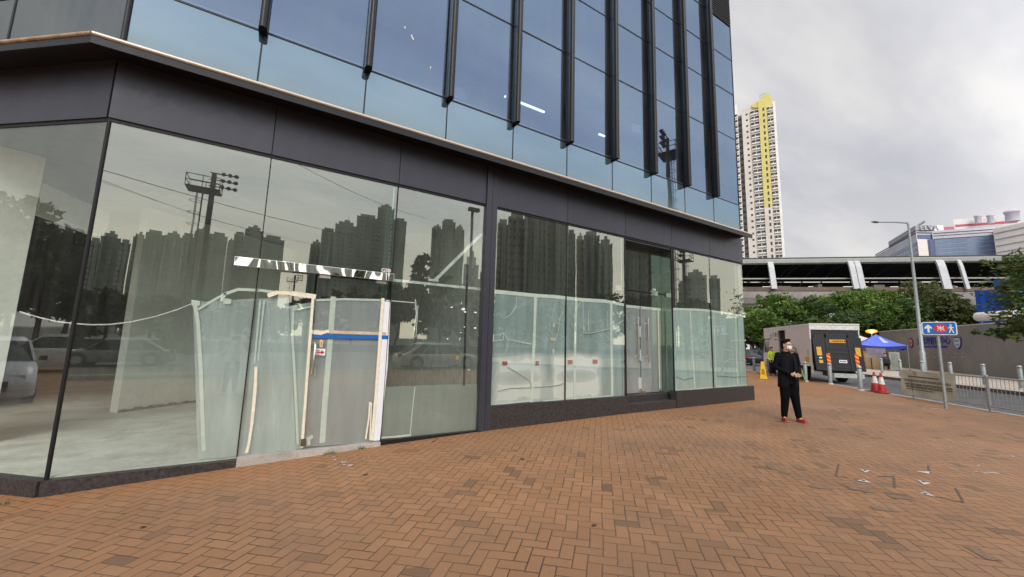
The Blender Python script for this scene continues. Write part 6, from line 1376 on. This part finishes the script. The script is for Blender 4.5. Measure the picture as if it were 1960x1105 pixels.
LA = ['low tower at the far left end of the mirrored skyline, against the corner frame', 'broad tower second from the left end of the mirrored skyline', 'low narrow tower just left of the first gap in the mirrored skyline', 'narrow dark tower right of the first gap in the mirrored skyline', 'wide pale tower fifth from the left of the mirrored skyline',
 'wide flat topped tower mirrored halfway between corner frame and floodlight mast', 'narrow tower mirrored directly left of the floodlight mast', 'tower mirrored directly behind the floodlight mast pole', 'tower mirrored directly right of the floodlight mast', 'lowest narrow tower in the notch right of the mast',
 'slim tower mirrored two places left of the first glass joint', 'high tower mirrored just left of the first glass joint', 'tower mirrored just right of the first glass joint', 'low narrow tower at the left foot of the rising group in the middle pane', 'second tower of the rising group mirrored in the middle pane',
 'broad third tower of the rising group mirrored in the middle pane', 'second highest tower mirrored in the middle pane', 'highest tower mirrored in the middle pane, left of the glass joint', 'narrow tower mirrored just right of the second glass joint', 'left shoulder of the lone tower group in the third pane', 'highest lone tower mirrored in the middle of the third pane', 'right shoulder of the lone tower group in the third pane']
LBB = ['dark tower mirrored beside the pier in the right shop glass', 'stepped tower mirrored second right of the pier', 'very tall dark tower cut off by the header, right of the stepped tower', 'very tall tower mirrored left of the joint in the right shop glass', 'narrow tower mirrored just right of the joint in the right shop',
 'lower slim tower mirrored beside the narrow one right of the joint', 'broad tower mirrored in the middle of the second right pane', 'low tower mirrored at the right end of the second right pane', 'dark tower mirrored above the left leaf of the recessed door', 'dark tower mirrored above the right leaf of the recessed door',
 'low pale tower mirrored right of the recessed door', 'pale round topped tower mirrored in the pane right of the recessed door', 'small pale tower mirrored in the last pane before the building corner']
LT = ['street tree mirrored above the silver car, behind the white string', 'street tree mirrored at the corner frame of the shop', 'street tree mirrored between silver car and floodlight mast', 'street tree mirrored under the floodlight mast', 'street tree mirrored under the left end of the door bar', 'street tree mirrored above the glass door left half', 'street tree mirrored above the glass door right half',
 'street tree mirrored at the right end of the door bar', 'pointed conifer standing clear above the bracket in the third pane', 'bushy street tree mirrored under the lone tower', 'street tree mirrored beside the dark pier on its left', 'street tree mirrored beside the dark pier on its right', 'street tree mirrored at the joint of the right shop glass', 'street tree mirrored left of the recessed door', 'street tree mirrored in the recessed door glass', 'street tree mirrored near the building corner']
LH_ = ['dark tree mirrored at the far left of the slanting corner glass', 'tallest dark tree mirrored in the slanting corner glass', 'dark tree mirrored in the middle of the slanting corner glass', 'dark tree mirrored beside the corner frame in the slanting glass']
desc = ['short', 'broad', 'narrow', 'slim', 'flat topped', 'grey', 'plain', 'tall', 'pale', 'low', 'square', 'high', 'stepped']
for k, (x0, x1, yt) in enumerate(RT):
    rtower(x0, x1, yt, 300 if k < 13 else 270, [tw_a, tw_b, tw_a][k % 3], LA[k], k)
RB = [(954, 974, 420, 150), (975, 1006, 408, 140), (1007, 1046, 372, 140), (1047, 1086, 390, 145), (1087, 1101, 438, 150), (1104, 1118, 450, 170), (1119, 1146, 442, 165), (1147, 1171, 458, 165), (1196, 1240, 440, 120), (1241, 1276, 450, 130), (1299, 1312, 537, 260), (1313, 1350, 521, 260), (1358, 1376, 527, 260)]
for k, (x0, x1, yt, ds) in enumerate(RB): rtower(x0, x1, yt, ds, [tw_b, tw_c, tw_b, tw_a][k % 4], LBB[k], k)
low = [(890, 915, 492, 90), (916, 940, 520, 90)]
for k, (x0, x1, yt, ds) in enumerate(low): rtower(x0, x1, yt, ds, tw_b, 'low grey block mirrored beside the dark pier, %s one' % ('taller', 'lower')[k], 1)
# floodlight masts
mast_m = pbr('mast_grey', (.12, .13, .12), .5, .3)
def mast(px, ytop, dist, label, rz, ylo=None):
    p = mir(DI(px, ytop, dist)); zt = DI(px, ytop, dist)[2]; g0 = gz(p[0]) - .02; t_ = thing('floodlight_mast', label, 'floodlight mast', (p[0], p[1], g0), rz, 'floodlight masts behind the street'); h = zt - g0
    B = lambda: MB()
    b = B(); b.tube([(0, 0, 0), (0, 0, h)], [.28, .19], 12); b.build('pole', mast_m, t_, world=False)
    b = B(); Lp, Wp, zp = 1.7, .9, h - 1.6; 
    for z in (zp, zp + .5, zp + 1.0):
        for a, c in (((-Lp, -Wp), (.6, -Wp)), ((.6, -Wp), (.6, Wp)), ((.6, Wp), (-Lp, Wp)), ((-Lp, Wp), (-Lp, -Wp))): b.bar((*a, z), (*c, z), .05, .05)
    for a in ((-Lp, -Wp), (-.6, -Wp), (.6, -Wp), (.6, Wp), (-.6, Wp), (-Lp, Wp)): b.bar((*a, zp), (*a, zp + 1.0), .05, .05)
    b.box(-Lp, .6, -Wp, Wp, zp - .04, zp); b.build('platform', mast_m, t_, world=False)
    b = B()
    for k, z in enumerate((h - 1.1, h - .5, h + .1)):
        b.bar((-.3, 0, z), (1.5, 0, z), .08, .08)
    b.build('cross_arm', mast_m, t_, world=False)
    for z in (h - 1.1, h - .5, h + .1):
        for x in (.7, 1.15, 1.6): b = B(); b.tube([(x, .25, z - .05), (x, .05, z + .05), (x, -.12, z + .1)], [.17, .14, .06], 12); b.build('floodlight', mast_m, t_, world=False)
    b = B(); 
    for y in (-.2, .2): b.bar((-.62, y, .5), (-.62, y, zp), .05, .05)
    z = 1.0
    while z < zp: b.bar((-.62, -.2, z), (-.62, .2, z), .03, .03); z += .4
    b.build('ladder', mast_m, t_, world=False)
    b = B(); z = 3
    while z < zp: b.tube([(-.62 - .42 + .42 * math.cos(a), .42 * math.sin(a), z) for a in [i * .5236 for i in range(13)]], .022, 5, caps=False); z += 1.0
    for y in (-.3, 0, .3): b.bar((-1.0, y, 3), (-1.0, y, zp), .03, .03)
    b.build('ladder_cage', mast_m, t_, world=False)
mast(411, 334, 42, 'floodlight mast mirrored in the leftmost large pane', R_(0)); mast(1279, 268, 40, 'floodlight mast mirrored in the upper glass between two fins', R_(160)); mast(566, 528, 110, 'small distant floodlight mast mirrored above the door bar', R_(0)); mast(1308, 478, 60, 'floodlight mast mirrored in the pane right of the recessed door', R_(160))
p = mir(DI(905, 398, 26)); zt = DI(905, 398, 26)[2]; sp3 = thing('street_lamp', 'plain street lamp post mirrored beside the dark pier', 'street lamp', (p[0], p[1], gz(p[0]))); b = MB(); b.tube([(p[0], p[1], gz(p[0])), (p[0], p[1], zt)], [.12, .09], 12); b.build('pole', mast_m, sp3); b = MB(); b.box(p[0] - .3, p[0] + .5, p[1] - .15, p[1] + .15, zt - .25, zt); b.build('lamp_head', mast_m, sp3, bevel=.03)
# overhead wires
for k, (p0, p1, r) in enumerate([((170, 318, 55), (780, 470, 80), .035), ((170, 335, 58), (560, 455, 80), .02), ((170, 340, 58), (620, 470, 90), .02), ((540, 300, 45), (820, 420, 80), .025)]):
    a, c = mir(DI(*p0)), mir(DI(*p1)); b = MB(); b.tube([a + (c - a) * f + [0, 0, -.8 * math.sin(math.pi * f)] for f in [i / 8 for i in range(9)]], r, 5)
    tag(b.build('overhead_wire', black_plastic), ['thick dark overhead wire mirrored across the left shop glass', 'upper of two thin overhead wires mirrored below the thick one', 'lower of two thin overhead wires mirrored below the thick one', 'short overhead wire mirrored above the glass door'][k], 'wire')
# trees on the other side of the street, seen in the glass
RTREE = [(215, 560, 48, 4.5), (150, 548, 44, 4.5), (300, 568, 50, 4.5), (400, 575, 50, 4.2), (500, 572, 52, 4.5), (590, 566, 52, 4.5), (680, 560, 50, 4.5), (760, 545, 46, 4.5), (805, 486, 40, 2.6), (850, 520, 44, 3.6), (900, 545, 44, 4), (970, 560, 46, 4.5), (1050, 562, 48, 4.5), (1140, 562, 50, 4.5), (1240, 560, 52, 4.5), (1340, 570, 55, 4.5)]
for k, (px, py, ds, r) in enumerate(RTREE):
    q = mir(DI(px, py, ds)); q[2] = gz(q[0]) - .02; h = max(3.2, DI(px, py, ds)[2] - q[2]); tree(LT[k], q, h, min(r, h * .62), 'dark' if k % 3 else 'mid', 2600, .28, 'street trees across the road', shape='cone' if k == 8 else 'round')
hq = [mirc(DI(px, 640, 40)) for px in (-60, 10, 70, 118)]
for k, q in enumerate(hq): q[2] = gz(q[0]); tree(LH_[k], q, (9.5, 10.5, 9.0, 8.5)[k], 4.4, 'dark', 3000, .3, 'tall trees mirrored in the corner glass')
# a low planter wall behind the far lane
b = MB(); b.box(-70, 110, -31.3, -31, -.4, .75); tag(b.build('roadside_wall', pbr('roadside_wall', (.12, .12, .11), .9, 0, .2, .6)), 'low grey roadside wall across the street behind the viewer', 'wall')

# ------------------------------------------------------------------ residential tower beyond the station
az0 = az_el(1455, 400)[0]; TD = 210.0; T0 = np.array([TD * math.cos(az0), TD * math.sin(az0)]); tr = np.array([math.sin(az0), -math.cos(az0)]); tf = -np.array([math.cos(az0), math.sin(az0)])
def UV(px, py): d = wray(px, py); A_ = np.array([[d[0], -tr[0]], [d[1], -tr[1]]]); s, u = np.linalg.solve(A_, T0); return u, HC + d[2] * s
RES = thing('apartment_tower', 'slim tall apartment tower with a yellow stripe and rows of bay windows', 'apartment tower', (T0[0], T0[1], 0), math.atan2(tr[1], tr[0]))
# local frame: x right, y away (−tf), z up
U = lambda px, py=400: UV(px, py)[0]
Zp = lambda px, py: UV(px, py)[1]
fl = (Zp(1455, 210) - Zp(1455, 480)) * 11.7 / 270.0
wallp = pbr('tower_beige', (.62, .58, .54), .8, 0, .06, .2); wallw = pbr('tower_white', (.78, .77, .75), .8, 0, .05, .2); yelm = pbr('tower_yellow', (.62, .56, .20), .8, 0, .05, .2); dkr = pbr('tower_recess', (.28, .25, .23), .9); wdk = pbr('tower_window', (.05, .055, .06), .25, 0, .3, .6); 
u = [U(1396), U(1421), U(1429), U(1444), U(1463), U(1466), U(1479), U(1492), U(1497)]
zL, zM, zY, zR = Zp(1412, 199), Zp(1432, 207), Zp(1462, 181), Zp(1481, 197); YE = Zp(1474, 396)
def LBx(x0, x1, y0, y1, z0, z1, m, name): b = MB(); b.box(x0, x1, y0, y1, z0, z1); return b.build(name, m, RES, world=False)
LBx(u[0], u[1], .2, 16, 0, zL, wallw, 'left_wing'); LBx(u[1], u[2], 3.5, 16, 0, zM - 1, dkr, 'recess_wall'); LBx(u[2], u[3], 0, 15, 0, zM, wallp, 'wall'); LBx(u[3], u[4], .9, 15, 0, zM + 2.5, wallp, 'wall'); LBx(u[4], u[6], -.4, 15, 0, YE, wallp, 'wall'); LBx(u[6], u[7], .9, 15, 0, zR, wallp, 'wall'); LBx(u[7], u[8], .3, 14, 0, zR + 1, wallw, 'wall')
LBx(u[4], u[6], -.42, 15, YE, zY - 3, yelm, 'yellow_stripe')
b = MB(); b.prism([(U(a, c), -.12, Zp(a, c)) for a, c in ((1440, 206), (1439, 201), (1446, 196), (1453, 193), (1457, 187), (1462, 184), (1465, 180), (1471, 178), (1475, 184), (1478, 206))], (0, 6, 0)); b.build('yellow_crest', yelm, RES, world=False)
b = MB(); 
for k in range(5): b.bar((u[6] - .5 - k * .5, 3, zY), (u[6] - .3 - k * .5, 3, zY + 2.6 - .2 * k), .12, .12)
b.bar((u[6] - 2.6, 3, zY + 1.5), (u[6] + .2, 3, zY + 2.4), .15, .15); b.build('roof_antenna', galv, RES, world=False)
zt_all = zM - 1.0
def baywin(x0, x1, z, proj, base):
    b = MB(); b.box(x0, x1, -proj + base, base, z, z + .5); b.cm = 1; b.box(x0 + .25, x1 - .25, -proj + base + .25, base, z + .5, z + 1.75); b.cm = 0; b.box(x0 - .1, x1 + .1, -proj + base - .1, base, z + 1.75, z + 1.98)
    b.box(x0 + (x1 - x0) * .45, x0 + (x1 - x0) * .52, -proj + base + .15, base, z + .5, z + 1.75)
    if random.random() < .5: xx = random.uniform(x0, x1 - .7); b.box(xx, xx + .7, -proj + base - .35, -proj + base, z + .1, z + .55)
    b.build('bay_window', [wallw, wdk], RES, world=False)
nf = int((zt_all - 12) / fl)
for i in range(nf):
    z = zt_all - (i + 1) * fl
    if z < 26: break
    for x0, x1, base in ((u[0] + 1.2, u[1] - .15, .2), (u[3] + .5, u[4] - .1, .9), (u[6] + .25, u[7] - .1, .9)): baywin(x0, x1, z, 1.0, base)
    for x0, x1, y_ in ((u[2] + (u[3] - u[2]) * .52, u[2] + (u[3] - u[2]) * .80, -.03), (u[5] + (u[6] - u[5]) * .38, u[5] + (u[6] - u[5]) * .66, -.45)): b = MB(); b.box(x0, x1, y_, y_ + .1, z + .35, z + (1.3 if y_ > -.1 else 2.0)); b.build('narrow_window', wdk, RES, world=False)
    b = MB(); b.box(u[1] + .1, u[2] - .1, 3.2, 3.5, z + .5, z + 1.5); b.build('recess_window', wdk, RES, world=False)

# ------------------------------------------------------------------ hospital-like office blocks on the right skyline
FD = 250.0
def far_block(name, label, plan_px, ytop, ref, bands, wallmat, zb=0, cat='building', depth=30, roof=None, dist=None):
    """plan_px: [(px, dist)] front outline left to right"""
    P = [DI(px, 480, ds)[:2] for px, ds in plan_px]; zt = DI(ref[0], ytop, ref[1])[2]; c = np.mean(P, 0); t_ = thing(name, label, cat, (c[0], c[1], 0))
    far = [p * (1 + depth / np.linalg.norm(p)) for p in P[::-1]]; b = MB(); b.prism([(p[0], p[1], 0) for p in list(P) + far], (0, 0, zt)); b.build('wall', wallmat, t_)
    for (y0, y1, m, nm, seg) in bands:
        z0, z1 = DI(ref[0], y0, ref[1])[2], DI(ref[0], y1, ref[1])[2]
        for s, (p, q) in enumerate(zip(P[:-1], P[1:])):
            if seg is not None and s not in seg: continue
            d = q - p; L = np.linalg.norm(d); d /= L; n_ = np.array([d[1], -d[0]]); n_ *= -np.sign(n_ @ p); a, e = p + n_ * .15 + d * .4, q + n_ * .15 - d * .4
            b = MB(); b.prism([(a[0], a[1], z1), (e[0], e[1], z1), (e[0] - n_[0] * .3, e[1] - n_[1] * .3, z1), (a[0] - n_[0] * .3, a[1] - n_[1] * .3, z1)], (0, 0, z0 - z1)); b.build(nm, m, t_)
    return t_, P
gb = pbr('band_glass_blue', (.14, .20, .31), .25, .1, .15, .15); gbt = pbr('band_glass_teal', (.15, .27, .36), .25, .1, .15, .15); gnv = pbr('band_glass_navy', (.09, .12, .24), .3); lil = pbr('wall_lilac_grey', (.50, .50, .57), .8, 0, .06, .1); pale = pbr('wall_pale', (.66, .66, .66), .8, 0, .05, .1); cream = pbr('wall_cream', (.75, .71, .67), .8, 0, .05, .1); gry = pbr('wall_mid_grey', (.34, .34, .37), .8, 0, .06, .1); thin = pbr('thin_dark_line', (.07, .08, .09), .7)
rf = (1757, 250)
blk, P = far_block('office_block', 'grey and blue glass block with long window bands, left of the right skyline', [(1674, 296), (1757, 250), (1795, 256)], 447.5, rf, [(463, 469.5, gb, 'window_band', (0,)), (473, 480, gbt, 'window_band', (0,)), (484, 491, gb, 'window_band', (0,)), (495, 505, gb, 'window_band', (0,)), (449, 457, gnv, 'window_band', (1,)), (444.6, 446.3, thin, 'shadow_line', None)], lil)
_, P2 = far_block('plant_storey', 'grey rooftop plant storey with pale letters, on the blue glass block', [(1702, 288), (1757, 257), (1793, 262)], 431, (1757, 257), [(440.5, 442, thin, 'shadow_line', None)], gry, depth=16)
d2 = (P2[2] - P2[1]); d2 /= np.linalg.norm(d2); pz = DI(1759, 441, 255.5)[2]; q = P2[1] - np.array([.5, 0])
text('roof_letters', 'ELVA', 3.4, pbr('letters_pale', (.44, .44, .45), .6), _, (q[0] + d2[0] * 2 - .3, q[1] + d2[1] * 2, DI(1760, 439.5, 256)[2]), (d2[0], d2[1], 0), (0, 0, 1), .3)
b = MB(); a_ = DI(1757, 430, 262); c_ = DI(1770, 424, 262); b.bar(a_ + [0, 0, -.5], c_, 3, .5); b.build('roof_fin', gry, _)
far_block('stair_tower', 'white stair tower between the two blue glass wings', [(1758, 249), (1777, 250.5)], 459, (1765, 250), [], cream, depth=6)
far_block('glass_link', 'dark navy glass strip right of the white stair tower', [(1778, 252), (1790, 253)], 457.5, (1785, 252), [(459, 500, gnv, 'window_band', None)], gnv, depth=5)
far_block('office_block', 'long glazed wing with four white floor lines on the right skyline', [(1788, 254), (1912, 262)], 441.5, (1790, 254), [(459, 467, gb, 'window_band', None), (468.2, 475.5, gb, 'window_band', None), (476.7, 483.5, gb, 'window_band', None), (484.7, 491.5, gb, 'window_band', None), (492.6, 500, gb, 'window_band', None), (446, 447.3, thin, 'shadow_line', None), (451, 452, thin, 'shadow_line', None), (457.2, 458.6, thin, 'shadow_line', None)], lil, depth=26)
far_block('rooftop_annex', 'pale rooftop annex behind the long glazed wing', [(1832, 300), (1958, 310)], 419.5, (1832, 300), [(430, 434, pbr('pink_band', (.55, .10, .15), .7), 'pink_band', None)], pale, depth=30)
far_block('rooftop_annex', 'small red walled rooftop room left of the pale annex', [(1812, 280), (1832, 282)], 433, (1820, 280), [], pbr('rose_wall', (.42, .14, .17), .8), depth=12)
far_block('rooftop_annex', 'small grey rooftop room beside the plant storey', [(1793, 268), (1811, 270)], 430, (1800, 268), [], pale, depth=12)
far_block('office_block', 'cream block with thin dark window slots at the right edge', [(1906, 255), (1990, 248)], 432, (1930, 252), [(440.5, 443, gry, 'window_slot', None), (453, 455.2, gry, 'window_slot', None), (466, 468, gry, 'window_slot', None), (478.5, 480.5, gry, 'window_slot', None)], cream, depth=40)
for k, (x0, x1, y0, y1) in enumerate([(1864, 1880, 414, 420), (1888, 1904, 413, 420), (1921, 1955, 407, 417)]):
    a, c = DI(x0, y1, 300), DI(x1, y1, 300); zt = DI(x0, y0, 300)[2]; t_ = thing('cooling_tower', 'grey rooftop cooling drum, %s of three on the right skyline' % ('leftmost', 'middle', 'widest')[k], 'cooling tower', ((a + c) / 2)); r = np.linalg.norm(c - a) / 2; z0 = a[2] - 2.5
    b = MB(); b.lathe((*((a + c) / 2)[:2], z0), [(r * .85, 0), (r * .85, (zt - z0) * .8), (r, (zt - z0) * .85), (r, zt - z0), (r * .8, zt - z0)], 18); b.build('drum', lil, t_)
